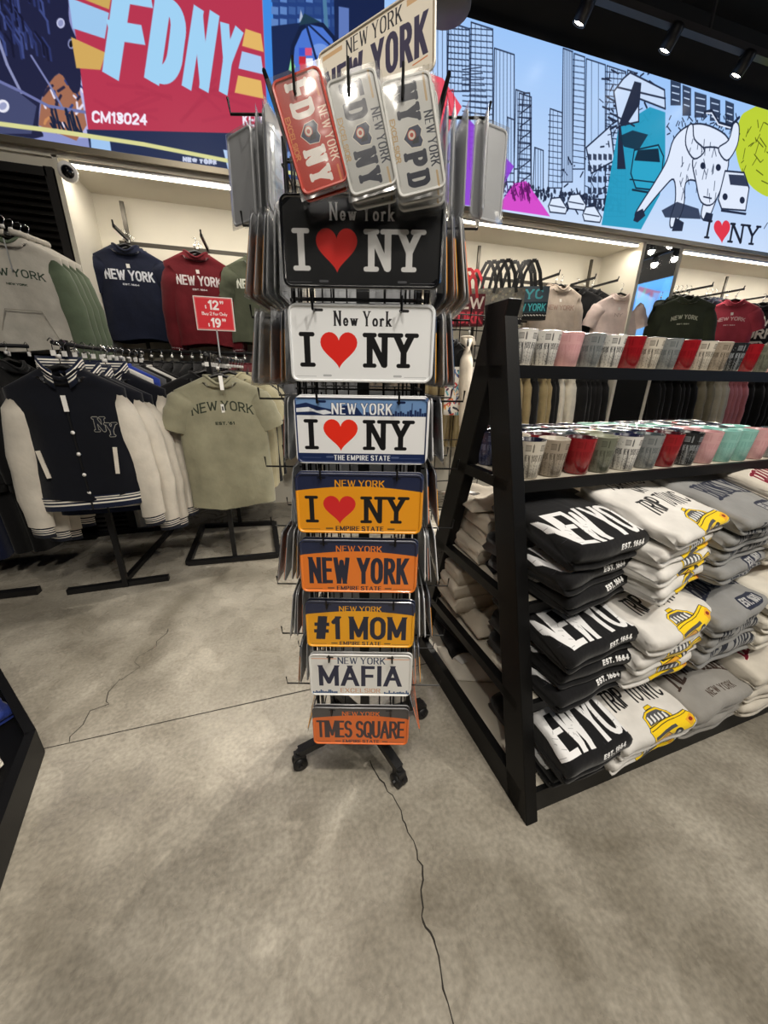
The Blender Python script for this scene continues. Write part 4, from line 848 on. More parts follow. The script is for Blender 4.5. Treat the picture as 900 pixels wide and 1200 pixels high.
def folded(k, W=.37, D=.34, T=.06, seed=0, shift=0.):
    """a folded sweatshirt: front edge at y=0 facing -y, two-lobed fold, soft corners; print wraps over the front edge"""
    key = (k, round(W, 2), round(D, 2), round(T, 3), seed, round(shift, 3))
    if key in FOLD: o = copy_tree(FOLD[key]); return o
    rr = random.Random(seed*13+5); prof = []; s0 = 0
    nt = 12; top = [(D-(D-.02)*i/nt, T) for i in range(nt+1)]
    prof = [(D, T*.5), (D, T*.8)]+top
    for i in range(1, 7): a = PI/2+PI*i/7; prof.append((.022+.026*math.cos(a)*1.0, T*.64+T*.36*math.sin(a)))
    prof.append((.008, T*.3))
    for i in range(1, 7): a = PI/2+PI*i/7; prof.append((.018+.018*math.cos(a), T*.15+T*.15*math.sin(a)))
    prof += [(.06, 0), (D*.5, 0), (D, 0)]
    S = [0]
    for a, b in zip(prof, prof[1:]): S.append(S[-1]+math.hypot(a[0]-b[0], a[1]-b[1]))
    sf = S[2+nt]
    nx = 18; n = len(prof); ph = [rr.uniform(0, 6.28) for _ in range(6)]; vs = []; uv = []
    for i in range(nx+1):
        t = -1+2*i/nx; e = 1-abs(t)**5; x = W/2*math.sin(t*PI/2*.98)/math.sin(PI/2*.98)
        for j, (y, z) in enumerate(prof):
            fz = .5+.5*(e**.5); zz = T*.45+(z-T*.45)*fz; yy = y+(.014*(1-e**.6) if j > 3 else 0)
            amp = .006 if z > T*.3 else .0015
            zz += amp*(math.sin(x*17+ph[0]+y*9)+.6*math.sin(x*31+ph[1]-y*22)+.5*math.sin(y*40+ph[2]))*.7*(y > .03)
            yy += .006*math.sin(x*13+ph[3])+.003*math.sin(x*37+ph[4]); xx = x+.004*math.sin(j*1.3+ph[5])*(abs(t) > .8)
            if z > T*.9: zz -= .010*(1-math.exp(-((D*.5-y)/.2)**2)) * .4
            vs.append((xx, yy, max(zz, 0))); uv.append(((x+.19)/.38, 1-(S[j]-sf+.29+shift)/.40))
    b = MB(); fs = [(i*n+j, i*n+(j+1) % n, (i+1)*n+(j+1) % n, (i+1)*n+j) for i in range(nx) for j in range(n)]
    fs = [f[::-1] for f in fs]; caps = [tuple(range(n)), tuple(nx*n+j for j in range(n))[::-1]]
    b.add(vs, fs+caps, [[uv[q] for q in f] for f in fs]+[[(-1, -1)]*n]*2)
    # back to front seam faces carry no print
    for q in range(len(fs)):
        if fs[q][0] % n == n-1 or fs[q][2] % n == n-1 and fs[q][0] % n == 0: b.uv[q] = [(-1, -1)]*4
    o = b.obj('folded_sweatshirt', gcloth(k), None, True); FOLD[key] = o; return o
def gplace(o, u, v, z, rz=0., tilt=0.): o.matrix_world = GMx @ Matrix.Translation((u, v, z)) @ Matrix.Rotation(R_(rz), 4, 'Z') @ Matrix.Rotation(R_(tilt), 4, 'X')
DESC = {'black': 'black folded sweatshirt, white lettering', 'cab': 'pale folded shirt, yellow cab print', 'grey': 'grey folded sweatshirt, navy badge print', 'greyny': 'grey folded sweatshirt, brown arched print', 'cream': 'cream folded sweatshirt, dark red print', 'pink': 'dusty pink folded sweatshirt', 'ivory': 'plain ivory folded sweatshirt'}
STK = [  # kind, u centre, front v, base z, heights, print shifts, tier name, width, turn
 ('black', .255, .135, .702, [.068, .075, .09], [.01, .0, 0], 'upper shelf', .33, 9),
 ('black', .25, .065, .392, [.075, .08, .085], [.01, .005, 0], 'middle shelf', .33, 6),
 ('black', .215, .0, .102, [.085, .11], [.0, .0], 'bottom deck', .27, 1),
 ('cab', .575, .105, .702, [.065, .065, .065, .055], [-.07, -.05, -.06, 0], 'upper shelf', .38, 13),
 ('cab', .545, .05, .392, [.075, .08, .08], [-.07, -.05, 0], 'middle shelf', .37, 8),
 ('cab', .51, .0, .102, [.065, .085], [-.06, 0], 'bottom deck', .38, 4),
 ('grey', .90, .115, .702, [.065, .06, .06, .065], [-.08, .0, .01, -.03], 'upper shelf', .36, 9),
 ('grey', .865, .05, .392, [.075, .07, .085], [.0, .01, -.05], 'middle shelf', .37, 7),
 ('greyny', .84, .0, .102, [.07, .095], [.0, .0], 'bottom deck', .35, 3),
 ('cream', 1.22, .125, .702, [.075, .07, .075, .065], [.2, .2, .1, .0], 'upper shelf', .36, 7),
 ('ivory', 1.19, .055, .392, [.08, .07, .08], [.2, .15, .0], 'middle shelf', .37, 4),
 ('cream', 1.18, .0, .102, [.07, .07, .075], [.2, .2, .0], 'bottom deck', .37, 2),
 ('pink', 1.54, .125, .702, [.07, .07, .08, .07], [.2, .2, .15, .0], 'upper shelf', .36, 5),
 ('pink', 1.52, .055, .392, [.08, .075, .08, .06], [.2, .2, .15, .0], 'middle shelf', .36, 3),
 ('ivory', 1.52, .0, .102, [.08, .075, .08], [.2, .2, .15], 'bottom deck', .36, 0),
 ('ivory', 1.90, .125, .702, [.07, .07, .08, .07], [.2, .2, .15, .0], 'upper shelf', .35, 0),
 ('grey', 1.88, .055, .392, [.08, .075, .08], [.2, .2, .15], 'middle shelf', .35, 0),
 ('pink', 1.88, .0, .102, [.08, .075, .08], [.2, .2, .15], 'bottom deck', .35, 0)]
PL = ['topmost', 'second from top', 'third from top', 'fourth from top', 'fifth from top']
for si, (k, u, v, z, hs, shf, tier, W, turn) in enumerate(STK):
    zz = z
    for i, (h, sf) in enumerate(zip(hs, shf)):
        o = folded(k, W, .33, h, seed=si*5+i, shift=sf); top = len(hs)-1-i
        gplace(o, u+random.uniform(-.012, .012), v+random.uniform(-.01, .012)+(.0 if top else -.012), zz, turn+random.uniform(-3, 3)*(top > 0), (13 if z > .6 else 9) if top == 0 else 1.5); zz += h*.97
        tag(o, f'{DESC[k]}, {PL[top]} of {"far " if u > 1.7 else ""}pile, {tier}', 'sweatshirt', f'folded {k} sweatshirts on the {tier}')
# a pink one over the cream pile at the top right, and the piles facing the other side of the shelf
BK = [('beige', .26, .79, .702, 3, 'upper shelf'), ('beige', .24, .87, .392, 4, 'middle shelf'), ('plainblack', .30, .95, .102, 2, 'bottom deck'), ('ivory', .70, .79, .702, 4, 'upper shelf'), ('ivory', .68, .87, .392, 4, 'middle shelf'), ('plainblack', .72, .95, .102, 4, 'bottom deck')]
for si, (k, u, v, z, n, tier) in enumerate(BK):
    zz = z
    for i in range(n):
        h = .06+.012*(i % 2); o = folded(k, .40, .34, h, seed=90+si*4+i); gplace(o, u+random.uniform(-.02, .02), min(v, .95-KV*z-.0)+.02+random.uniform(-.01, .02), zz, 180+random.uniform(-8, 8)); zz += h*.9
        tag(o, f'plain {dict(beige="beige", plainblack="black", ivory="ivory")[k]} folded shirt on the far side, {tier}, {"near post" if u < .5 else "second pile"}, {PL[n-1-i]}', 'sweatshirt', f'folded shirts facing away on the {tier}')
# beige tees slumped over the far edge beside the rack, with paper tags
def slump(name, u, v, z, W, D, T, k, lb, seed, sag=.12):
    rr = random.Random(seed); b = MB(); nx, ny = 16, 20; vs = []; ph = [rr.uniform(0, 6) for _ in range(5)]
    for s_ in (1, 0):
        for j in range(ny+1):
            for i in range(nx+1):
                x = -W/2+W*i/nx; y = -D/2+D*j/ny; e = min(1, 4*min(i/nx, 1-i/nx, j/ny, 1-j/ny)+.15)
                zz = T*e*(1+.25*math.sin(x*26+ph[0]+y*8)+.2*math.sin(x*50+ph[1]-y*30)+.15*math.sin(y*44+ph[2])) if s_ else 0
                vs.append((x+.02*math.sin(y*9+ph[3]), y+.02*math.sin(x*11+ph[4]), zz))
    k0 = (nx+1)*(ny+1); fs = []
    for s_ in (0, 1):
        for j in range(ny):
            for i in range(nx):
                a = s_*k0+j*(nx+1)+i; f = (a, a+1, a+nx+2, a+nx+1); fs.append(f if s_ == 0 else f[::-1])
    bd = [(i) for i in range(nx+1)]
    for i in range(nx): fs += [(i+1, i, k0+i, k0+i+1), (ny*(nx+1)+i, ny*(nx+1)+i+1, k0+ny*(nx+1)+i+1, k0+ny*(nx+1)+i)]
    for j in range(ny): fs += [(j*(nx+1), (j+1)*(nx+1), k0+(j+1)*(nx+1), k0+j*(nx+1)), ((j+1)*(nx+1)+nx, j*(nx+1)+nx, k0+j*(nx+1)+nx, k0+(j+1)*(nx+1)+nx)]
    b.add(vs, fs); o = b.obj(name, gcloth(k), None, True); gplace(o, u, v, z, rr.uniform(-12, 12)); tag(o, lb, 't-shirt', 'rumpled shirts at the near end of the shelf')
    q = MB(); q.box((-W/2+.05, -D*.1, T+.012), (.035, .05, .002), rz=.4); q.obj('paper_tag', WHITEP, o); return o
slump('rumpled_shirt', .13, .62, .702+.19, .24, .26, .035, 'beige', 'rumpled beige shirt slumped on the beige pile, upper fabric shelf near end', 1)
slump('rumpled_shirt', .16, .60, .392+.02, .26, .34, .06, 'beige', 'rumpled beige shirt lying by the near end of the middle fabric shelf', 2)
slump('rumpled_shirt', .15, .60, .102, .22, .22, .03, 'ivory', 'small rumpled ivory shirt with a paper tag on the bottom deck', 3)
slump('rumpled_shirt', .16, .50, .702+.0, .22, .20, .04, 'plainblack', 'rumpled black shirt between the piles on the upper fabric shelf', 4)
# ------------------------------------------------------------------ hanging garments
def torso(w, h, d, seed, neck=.085, drop=.05, dip=.05, flare=.0, n=40, rows=22, open_=0):
    rr = random.Random(seed); ph = [rr.uniform(0, 6.28) for _ in range(6)]; vs = []; uv = []
    def ringat(z, hw, hd, t):
        for k in range(n):
            a = 2*PI*k/n; ca, sa = math.cos(a), math.sin(a); e = .62
            x = hw*math.copysign(abs(ca)**e, ca); y = hd*math.copysign(abs(sa)**.8, sa)
            fo = (1-t)*.9+.12
            yy = y+fo*(.010*math.sin(x*24+ph[0]+z*3)+.007*math.sin(x*45+ph[1]-z*4)+.006*math.sin(z*11+ph[2]+x*8)); xx = x+fo*.006*math.sin(z*9+ph[3])
            zz = z-(dip*max(0, -sa)**2*(1-abs(ca)**2) if t > .97 else 0)-(1-t)**6*.012*math.sin(x*14+ph[4])
            vs.append((xx, yy, zz)); uv.append((xx/.56+.5, 1+zz/.56+.08))
    zsh = -drop-.015
    for i in range(rows):                                        # hem up to the armpit and shoulder
        t = i/(rows-1); z = -h+(h+zsh-.02)*t; hw = w/2*(1+flare*(1-t)); hd = d/2*(1+.25*(1-t)**2)*(1-.35*max(0, t-.8)/.2); ringat(z, hw, hd, t*.9)
    for i in range(1, 8):                                        # shoulder slope to the neck
        t = i/7; ringat(zsh-.02+(-zsh+.02)*t, w/2*(1-t)+neck*t if i < 7 else neck, d/2*.65*(1-t)+.055*t, .9+.1*t if i < 7 else 1)
    nr = rows+7; fs = [(i*n+k, i*n+(k+1) % n, (i+1)*n+(k+1) % n, (i+1)*n+k) for i in range(nr-1) for k in range(n)]
    return vs, fs, uv
def slv(side, w, length, r0, r1, spread, seed, drop=.05, fwd=0., bend=.0):
    rr = random.Random(seed); b = MB(); n = 14; m = 9; x0 = side*(w/2-.075); z0 = -drop-.075; vs = []; uvs = []
    for i in range(m+1):
        t = i/m; cx = x0+side*(math.sin(spread)*length*t*(1-.25*t)+bend*math.sin(PI*t)); cz = z0-math.cos(spread)*length*t+.01*(1-t); cy = -fwd*t*t
        r = (r0+(r1-r0)*t**.8+.004*math.sin(i*2.1+seed))*(.55 if i == 0 else .9 if i == 1 else 1); tl = spread*(1-.4*t)
        for k in range(n):
            a = 2*PI*k/n; lx = r*math.cos(a); ly = r*.62*math.sin(a)+.004*math.sin(a*3+i)
            vs.append((cx+lx*math.cos(tl), cy+ly, cz+side*lx*math.sin(tl)))
    fs = [(i*n+k, i*n+(k+1) % n, (i+1)*n+(k+1) % n, (i+1)*n+k) for i in range(m) for k in range(n)]
    if side < 0: fs = fs
    b.add(vs, fs+[tuple(range(n))], None); return b, (vs[m*n:(m+1)*n], cz)
def garment(name, w=.52, h=.72, kind='tee', col='#444', cname='grey', img=None, seed=1, scol=None, hanger=True, d=.11, spread=None):
    mt = cloth(cname, col, img); b = MB(); vs, fs, uv = torso(w, h, d, seed, flare=.02 if kind == 'tee' else -.04)
    def fuv(f):
        if sum(vs[k][1] for k in f) > 0: return [(-1, -1)]*4
        return [uv[k] for k in f]
    b.add(vs, fs, [fuv(f) for f in fs]); o = b.obj(name, mt, None, True)
    sm = cloth('sleeve_'+cname, scol or col)
    for s_ in (-1, 1):
        if kind == 'tee': q, e = slv(s_, w, .25, .098, .085, spread or R_(34), seed+s_)
        else: q, e = slv(s_, w, .60 if kind != 'jacket' else .62, .10, .058, spread or R_(14), seed+s_, fwd=.02, bend=.02)
        q.obj('sleeve', sm, o, True)
        if kind != 'tee':
            ring, cz = e; c = sum((Vector(p) for p in ring), Vector())/len(ring); q = MB(); vv = [tuple(c+(Vector(p)-c)*.86+Vector((0, 0, -.0))) for p in ring]; v2 = [(p[0]*1, p[1], p[2]-.055) for p in vv]; n = len(ring)
            q.add(vv+v2, [(k, (k+1) % n, n+(k+1) % n, n+k) for k in range(n)]+[tuple(range(n, 2*n))], [[(.1, 1), (.9, 1), (.9, 0), (.1, 0)]]*n+[[(.5, .02)]*n])
            q.obj('cuff', o.data.materials[0] if kind != 'jacket' else RIB(), o, True)
    q = MB(); pts = [(.088*math.cos(a), .056*math.sin(a), .002-.05*max(0, -math.sin(a))**2*(1-math.cos(a)**2)) for a in [2*PI*i/24 for i in range(25)]]
    q.tube(pts, .009, 6, cap=False); q.obj('collar', sm if kind != 'jacket' else mt, o, True)
    if hanger: add_hanger(o)
    return o
HG = {}
def add_hanger(o):
    if 'h' not in HG:
        b = MB(); b.tube([(-.2, 0, -.075), (-.1, 0, -.02), (0, 0, .01), (.1, 0, -.02), (.2, 0, -.075)], [.008, .010, .012, .010, .008], 8); b.tube([(0, 0, .01), (0, 0, .05), (.012, 0, .075), (.018, 0, .09), (.008, 0, .105), (-.012, 0, .1)], .0025, 6, m=1); b.box((0, -.004, .048), (.02, .014, .018), m=2)
        h = b.obj('clothes_hanger', [HANG, CHROME, WHITEP], None, True); HG['h'] = h.data; bpy.data.objects.remove(h)
    h = bpy.data.objects.new('clothes_hanger', HG['h']); COL.objects.link(h); h.parent = o; return h
def ribimg():
    c = Cv(32, 64, '#121a30', 1)
    for y in (14, 26, 40): c.seg((-4, y), (40, y), 7, '#e6e1d6', 'b')
    return c.image('rib_stripes')
def RIB():
    if 'rib' not in HG: HG['rib'] = cloth('rib_stripe', '#121a30', ribimg())
    return HG['rib']
def put(o, p, rz=0., sc=1., lab=None, cat=None, grp=None):
    o.location = p; o.rotation_euler = (0, 0, R_(rz)); o.scale = (sc, sc, sc)
    if lab: tag(o, lab, cat, grp)
    return o
# chest prints (canvas = .56 x .56 m, centre top)
def chest(ink, s='NEW YORK', arch=-.0, y=(110, 150), x=(84, 316), wt=8, sub='EST. 1664', serif=0, bg=None, slab=False):
    c = Cv(400, 400, bg or ink, 0); text(c, s, (x[0], y[0], x[1], y[1]), wt, ink, arch=arch, serif=serif, track=.14)
    if slab:
        for i in range(30): px, py = random.uniform(x[0], x[1]), random.uniform(*y); c.seg((px, py), (px+random.uniform(-8, 8), py+random.uniform(-8, 8)), 2, bg, al=.5)
    if sub: w_ = len(sub)*4.5; text(c, sub, (200-w_, y[1]+16, 200+w_, y[1]+25), 2.5, ink)
    c.poly([(190, 62), (208, 62), (210, 82), (192, 84)], '#dad8d2', .95) if not serif else None
    return c.image('chest_print')
tee_navy = garment('t_shirt', .5, .68, 'tee', '#10162a', 'navy', chest('#c9cbd2', bg='#10162a', x=(78, 322), y=(94, 146), wt=9, slab=True), 3)
put(tee_navy, at(147, 288, 3.9), 3, lab='navy t-shirt with white block lettering hung at the left end of niche', cat='t-shirt', grp='shirts hung facing out on the upper rail')
sw_mar = garment('sweatshirt', .5, .70, 'long', '#5a0f18', 'maroon', chest('#c6bfc0', bg='#5a0f18', x=(78, 322), y=(94, 146), wt=9, slab=True), 5, spread=R_(9))
put(sw_mar, at(229, 296, 3.9), 4, lab='maroon long-sleeved sweatshirt with white block lettering above the red price sign', cat='sweatshirt', grp='shirts hung facing out on the upper rail')
tee_ol = garment('t_shirt', .5, .68, 'tee', '#474b3c', 'olive', chest('#c2c4b8', bg='#474b3c', x=(78, 322), y=(94, 146), wt=9, slab=True), 8)
put(tee_ol, at(299, 302, 3.9), 0, lab='olive green t-shirt with pale block lettering, half hidden behind the plate rack', cat='t-shirt', grp='shirts hung facing out on the upper rail')
for o_, nm, nmc in ((tee_navy, 'navy t-shirt', 't-shirt'), (sw_mar, 'maroon sweatshirt', 'sweatshirt'), (tee_ol, 'olive t-shirt', 't-shirt')):
    for j in (1, 2):
        c = copy_tree(o_); c.location = o_.location+Vector((.012*j, .055*j, -.004*j)); tag(c, f'{nm} hanging {"directly" if j == 1 else "second"} behind the front {nm} on the upper rail', nmc, 'shirts hung facing out on the upper rail')
# quarter-zip jackets at far left
hood = garment('quarter_zip_jacket', .50, .66, 'long', '#b9b4a9', 'cream_zip', chest('#2e4034', arch=-.3, y=(110, 142), x=(90, 310), wt=5, sub='NEW YORK', serif=.08), 11, scol='#5f6b57', spread=R_(13))
put(hood, at(6, 276, 3.3), 14, lab='cream quarter-zip top with green sleeves and arched dark lettering, foremost at far left', cat='jacket', grp='cream and green quarter-zip tops')
b = MB(); b.box((0, -.062, -.11), (.006, .004, .16)); b.box((0, -.066, -.19), (.008, .006, .02)); b.obj('zip', ALU, hood)
b = MB(); b.tube([(.095*math.cos(a), .06*math.sin(a), .012) for a in [R_(-70+i*320/20) for i in range(21)]], .018, 8); b.obj('stand_collar', hood.data.materials[0], hood, True)
b = MB()
for sx in (-1, 1): b.bar((sx*.09, -.072, -.42), (sx*.15, -.070, -.60), .004, .004)
b.bar((-.09, -.072, -.42), (.09, -.072, -.42), .004, .004); b.obj('pouch_seam', cloth('seam', '#9b968b'), hood)
for j in (1, 2, 3):
    c = copy_tree(hood); c.location = hood.location+Vector((.018*j, .05*j, .0*j)); tag(c, f'cream and green quarter-zip top hanging {ORD[j]} in line at far left', 'jacket', 'cream and green quarter-zip tops')
# right niche and middle: shirts facing out
bg_sw = garment('sweatshirt', .52, .70, 'long', '#b5a698', 'sand', chest('#9a7f74', y=(104, 138), wt=6, sub=None), 21, spread=R_(10)); put(bg_sw, at(657, 335, 3.85), -8, lab='sand coloured sweatshirt with tone lettering right of the tote bags', cat='sweatshirt', grp='shirts hung facing out on the right rails')
c = copy_tree(bg_sw); put(c, at(651, 334, 3.95), -8, lab='sand coloured sweatshirt tucked behind its twin right of the tote bags', cat='sweatshirt', grp='shirts hung facing out on the right rails')
blk = garment('t_shirt', .52, .72, 'tee', '#141416', 'jet', None, 23); put(blk, at(693, 340, 3.9), -25, lab='plain black t-shirt between the sand sweatshirt and the pale pink t-shirt', cat='t-shirt', grp='shirts hung facing out on the right rails')
for j in (1, 2): c = copy_tree(blk); put(c, at(693-9*j, 339, 3.95), -35, lab=f'plain black t-shirt, {ORD[j]} in line behind the black one beside the sand sweatshirt', cat='t-shirt', grp='shirts hung facing out on the right rails')
wt_ = garment('t_shirt', .5, .70, 'tee', '#d6c3bd', 'blush', chest('#a8928c', s='NY', y=(104, 130), x=(170, 230), wt=4, sub=None), 25); put(wt_, at(727, 345, 3.7), -20, lab='pale pink t-shirt with a tiny chest mark, left of the mirror', cat='t-shirt', grp='shirts hung facing out on the right rails')
ol2 = garment('sweatshirt', .56, .72, 'long', '#353b2e', 'forest', chest('#b9bba9', arch=-.5, y=(110, 140), x=(110, 290), wt=6, serif=.06), 27, spread=R_(12)); put(ol2, at(806, 348, 3.45), -32, lab='dark green sweatshirt with arched pale lettering, right of the mirror', cat='sweatshirt', grp='shirts hung facing out on the right rails')
for j in range(1, 5): c = copy_tree(ol2); put(c, at(806-5*j, 347, 3.45+.09*j), -32, lab=f'dark green sweatshirt hanging {ORD[j]} in line, right of the mirror', cat='sweatshirt', grp='shirts hung facing out on the right rails')
nv2 = garment('sweatshirt', .54, .70, 'long', '#2b3140', 'slate', None, 29, spread=R_(10))
for j in range(3): c = nv2 if j == 0 else copy_tree(nv2); put(c, at(826+5*j, 350, 3.8+.08*j), -40, lab=f'slate blue sweatshirt, {ORD[j]} behind the dark green sweatshirt', cat='sweatshirt', grp='shirts hung facing out on the right rails')
rd = garment('t_shirt', .5, .70, 'tee', '#a53a4a', 'rose', chest('#dcb3b5', arch=-.5, y=(108, 138), x=(100, 300), wt=6), 31); put(rd, at(861, 352, 3.55), -40, lab='rose red t-shirt with arched pale lettering at far right', cat='t-shirt', grp='shirts hung facing out on the right rails')
c = copy_tree(rd); put(c, at(850, 352, 3.75), -40, lab='rose red t-shirt half hidden behind the front rose red t-shirt', cat='t-shirt', grp='shirts hung facing out on the right rails')
lt = Cv(400, 400, '#17171a', 0)
for i, s_ in enumerate(('NEW', 'YORK', 'CITY')): text(lt, s_, (70, 70+i*100, 330, 150+i*100), 16, '#dcd8cf')
jb = garment('sweatshirt', .56, .72, 'long', '#17171a', 'ink', lt.image('chest_print'), 33, spread=R_(10)); put(jb, at(893, 356, 3.6), -40, lab='black sweatshirt covered in large white letters at the right edge', cat='sweatshirt', grp='shirts hung facing out on the right rails')
# rails and brackets in the niches
RL = mat('rail_metal', '#4b4740', .35, .7)
t = empty('hanging_rail', (1.3, 3.98, 2.33), 0, 'long flat metal hanging rail across the upper part of the left niche', 'clothes rail')
b = MB(); b.box((0, 0, 0), (4.7, .012, .03)); b.obj('bar', RL, t)
for x in (-2.3, -.7, .9, 2.33): b = MB(); b.box((x, .07, -.3), (.028, .02, 1.2)); b.box((x, .03, 0), (.018, .1, .03)); b.obj('bracket', RL, t)
for x in (-2.28, -1.7, -1.28, 1.6, 2.05, 2.35): b = MB(); b.box((x, -.16, .02), (.018, .34, .02)); b.tube([(x, -.33, .02), (x, -.34, .055)], .006, 6); b.obj('face_out_arm', BLACK, t)
t = empty('hanging_rail', (5.7, 3.98, 2.33), 0, 'metal hanging rail across the right niche beyond the mirror', 'clothes rail')
b = MB(); b.box((0, 0, 0), (2.6, .012, .03)); b.obj('bar', RL, t)
for x in (-1.1, .1, 1.1): b = MB(); b.box((x, .07, -.3), (.028, .02, 1.2)); b.box((x, .03, 0), (.018, .1, .03)); b.obj('bracket', RL, t)
for x in (-.9, -.4, .3, .8): b = MB(); b.box((x, -.25, .02), (.018, .5, .02)); b.tube([(x, -.49, .02), (x, -.5, .055)], .006, 6); b.obj('face_out_arm', BLACK, t)
for i, (x0, x1) in enumerate(((-1.15, 3.8), (4.44, 7.1))):
    t = empty('hanging_rail', ((x0+x1)/2, 3.84, 1.53), 0, ['lower black hanging rail in the left niche packed with garments', 'lower black hanging rail in the right niche packed with garments'][i], 'clothes rail')
    b = MB(); b.tube([(-(x1-x0)/2, 0, 0), ((x1-x0)/2, 0, 0)], .014, 8); b.obj('bar', BLACK, t, True)
    for x in (-(x1-x0)*.45, 0, (x1-x0)*.45): b = MB(); b.box((x, .14, 0), (.02, .28, .02)); b.obj('bracket', BLACK, t)
# garments seen edge-on on the lower rails
EDG = {}
def edge_garment(k):
    if k not in EDG:
        col = dict(black='#161618', maroon='#4e0e17', grey='#55565a', khaki='#9a8a66', cream='#cdc6b4', ivory='#dcd6c8', olive='#4e5142', stone='#8f8875', rose='#c98088', navy='#161d36', blue='#2b3f95', white='#c9c7c2', brown='#5b5148')[k]
        o = garment('hanging_shirt', .48, .72, 'long', col, 'edge_'+k, None, 40+len(EDG), d=.06, spread=R_(7)); EDG[k] = o; return o
    return copy_tree(EDG[k])
ZN = [(-1.05, -.35, 'black', .075), (-.3, 0, 'maroon', .08), (.05, .9, 'grey', .1), (.95, 1.5, 'brown', .085), (1.5, 1.95, 'khaki', .08), (2.0, 2.4, 'black', .09), (2.45, 2.6, 'cream', .06), (2.62, 2.75, 'khaki', .06), (2.78, 2.84, 'black', .06), (2.86, 3.0, 'khaki', .06), (3.02, 3.1, 'black', .05), (3.12, 3.36, 'ivory', .07), (3.4, 3.75, 'black', .06), (4.5, 5.2, 'black', .1), (5.22, 5.45, 'stone', .07), (5.47, 5.72, 'cream', .07), (5.75, 6.1, 'rose', .07), (6.2, 7.0, 'black', .12)]
for zi, (x0, x1, k, st) in enumerate(ZN):
    n = max(1, int((x1-x0)/st+.5)); side = 'left' if x0 < 4 else 'right'
    for i in range(n):
        o = edge_garment(k); put(o, Vector((x0+(i+.5)*(x1-x0)/n, 3.80+random.uniform(-.02, .02), 1.44)), 78+random.uniform(-9, 9), lab=f'{k} garment edge-on, {ORD[i]} of cluster {"near the " + ["left column", "maroon shirts", "plate rack", "plate rack right side", "striped bags", "shelf post", "shelf post right", "white mugs", "pink mug", "grey mug", "third white mug", "red mug", "mirror", "mirror right edge", "tan mug", "dark mug", "far red mug", "right edge"][zi]}', cat='shirt', grp=f'garments edge-on on the lower {side} rail')
# ------------------------------------------------------------------ floor rack with varsity jackets
def hang_arm(t, p, q): b = MB(); b.tube([p, q], .012, 8); b.obj('arm', BLACK, t, True)
jr = empty('garment_rack', (-1.06, 2.56, 0), 0, 'black two-post floor rack carrying the navy varsity jackets', 'garment rack')
b = MB(); b.bar((-.3, 0, .018), (.28, .03, .018), .04, .036); b.obj('base_bar', BLACK, jr)
b = MB(); b.bar((-.6, 1.0, .018), (.15, 1.04, .018), .04, .036); b.obj('base_bar', BLACK, jr)
b = MB(); b.bar((.0, .02, .02), (.1, .98, .02), .035, .03); b.obj('base_link', BLACK, jr)
for y in (0, 1.0): b = MB(); b.box((.03+y*.07, y, .76), (.03, .03, 1.5)); b.obj('post', BLACK, jr)
hang_arm(jr, (.03, -.12, 1.49), (.1, 1.05, 1.49))
def varsity(seed):
    c = Cv(400, 400, '#070a14', 0); text(c, 'N', (262, 120, 306, 168), 9, '#10141f', serif=.14, out=('#b9b4a8', 3)); text(c, 'Y', (296, 140, 338, 186), 9, '#10141f', serif=.14, out=('#b9b4a8', 3))
    im = c.image('chest_print'); o = garment('varsity_jacket', .50, .60, 'jacket', '#070a14', 'varsity_navy', im, seed, scol='#cbc4b8', spread=R_(11), d=.13)
    b = MB(); n = 40; w, d_ = .5*.97, .13*1.2
    def ring(z, s_): return [(w/2*s_*math.copysign(abs(math.cos(a))**.62, math.cos(a)), d_/2*s_*math.copysign(abs(math.sin(a))**.8, math.sin(a)), z) for a in [2*PI*k/n for k in range(n)]]
    vs = ring(-.585, 1.0)+ring(-.60, .99)+ring(-.655, .97); b.add(vs, [(i*n+k, i*n+(k+1) % n, (i+1)*n+(k+1) % n, (i+1)*n+k) for i in range(2) for k in range(n)], [[(.1, 1-i*.3), (.9, 1-i*.3), (.9, .7-i*.7), (.1, .7-i*.7)] for i in range(2) for k in range(n)]); b.obj('hem_rib', RIB(), o, True)
    b = MB(); A_ = [R_(-72+i*324/24) for i in range(25)]; vs = []            # striped stand collar, open in front
    for hh, rr_ in ((-.012, 1.04), (.05, .98)):
        for a in A_: vs.append((.095*rr_*math.cos(a), .062*rr_*math.sin(a), hh-.085*max(0, -math.sin(a))**2*(1-.2*(hh > 0))))
    b.add(vs, [(k, k+1, 25+k+1, 25+k) for k in range(24)], [[(.1, 0), (.9, 0), (.9, 1), (.1, 1)]]*24)
    q = b.obj('striped_collar', RIB(), o, True); m = q.modifiers.new('thick', 'SOLIDIFY'); m.thickness = .006
    for z in (-.24, -.34, -.44, -.53, -.56): b = MB(); b.lathe([(.001, 0), (.009, 0), (.009, .004), (.001, .006)], 12, (0, 0, 0)); q = b.obj('snap', WHITEP, o, True); q.location = (.0, -.076, z-.04); q.rotation_euler = (R_(90), 0, 0)
    for s_ in (-1, 1): b = MB(); b.box((0, 0, 0), (.018, .006, .13)); q = b.obj('pocket_welt', cloth('welt', '#d3ccc0'), o); q.location = (s_*.155, -.078, -.42); q.rotation_euler = (0, R_(s_*6), 0)
    b = MB(); b.bar((.0, -.074, -.12), (.0, -.08, -.655), .008, .004); b.obj('placket', BLACK, o)
    b = MB(); b.box((.0, -.08, -.15), (.02, .003, .07)); b.obj('paper_tag', WHITEP, o)
    return o
vj = varsity(51); put(vj, Vector((-1.02, 2.44, 1.37)), 6, 1.12, 'navy varsity jacket with cream sleeves and NY chest patch, foremost on the rack', 'jacket', 'navy varsity jackets')
vj.scale = (1.04, 1.1, 1.14)
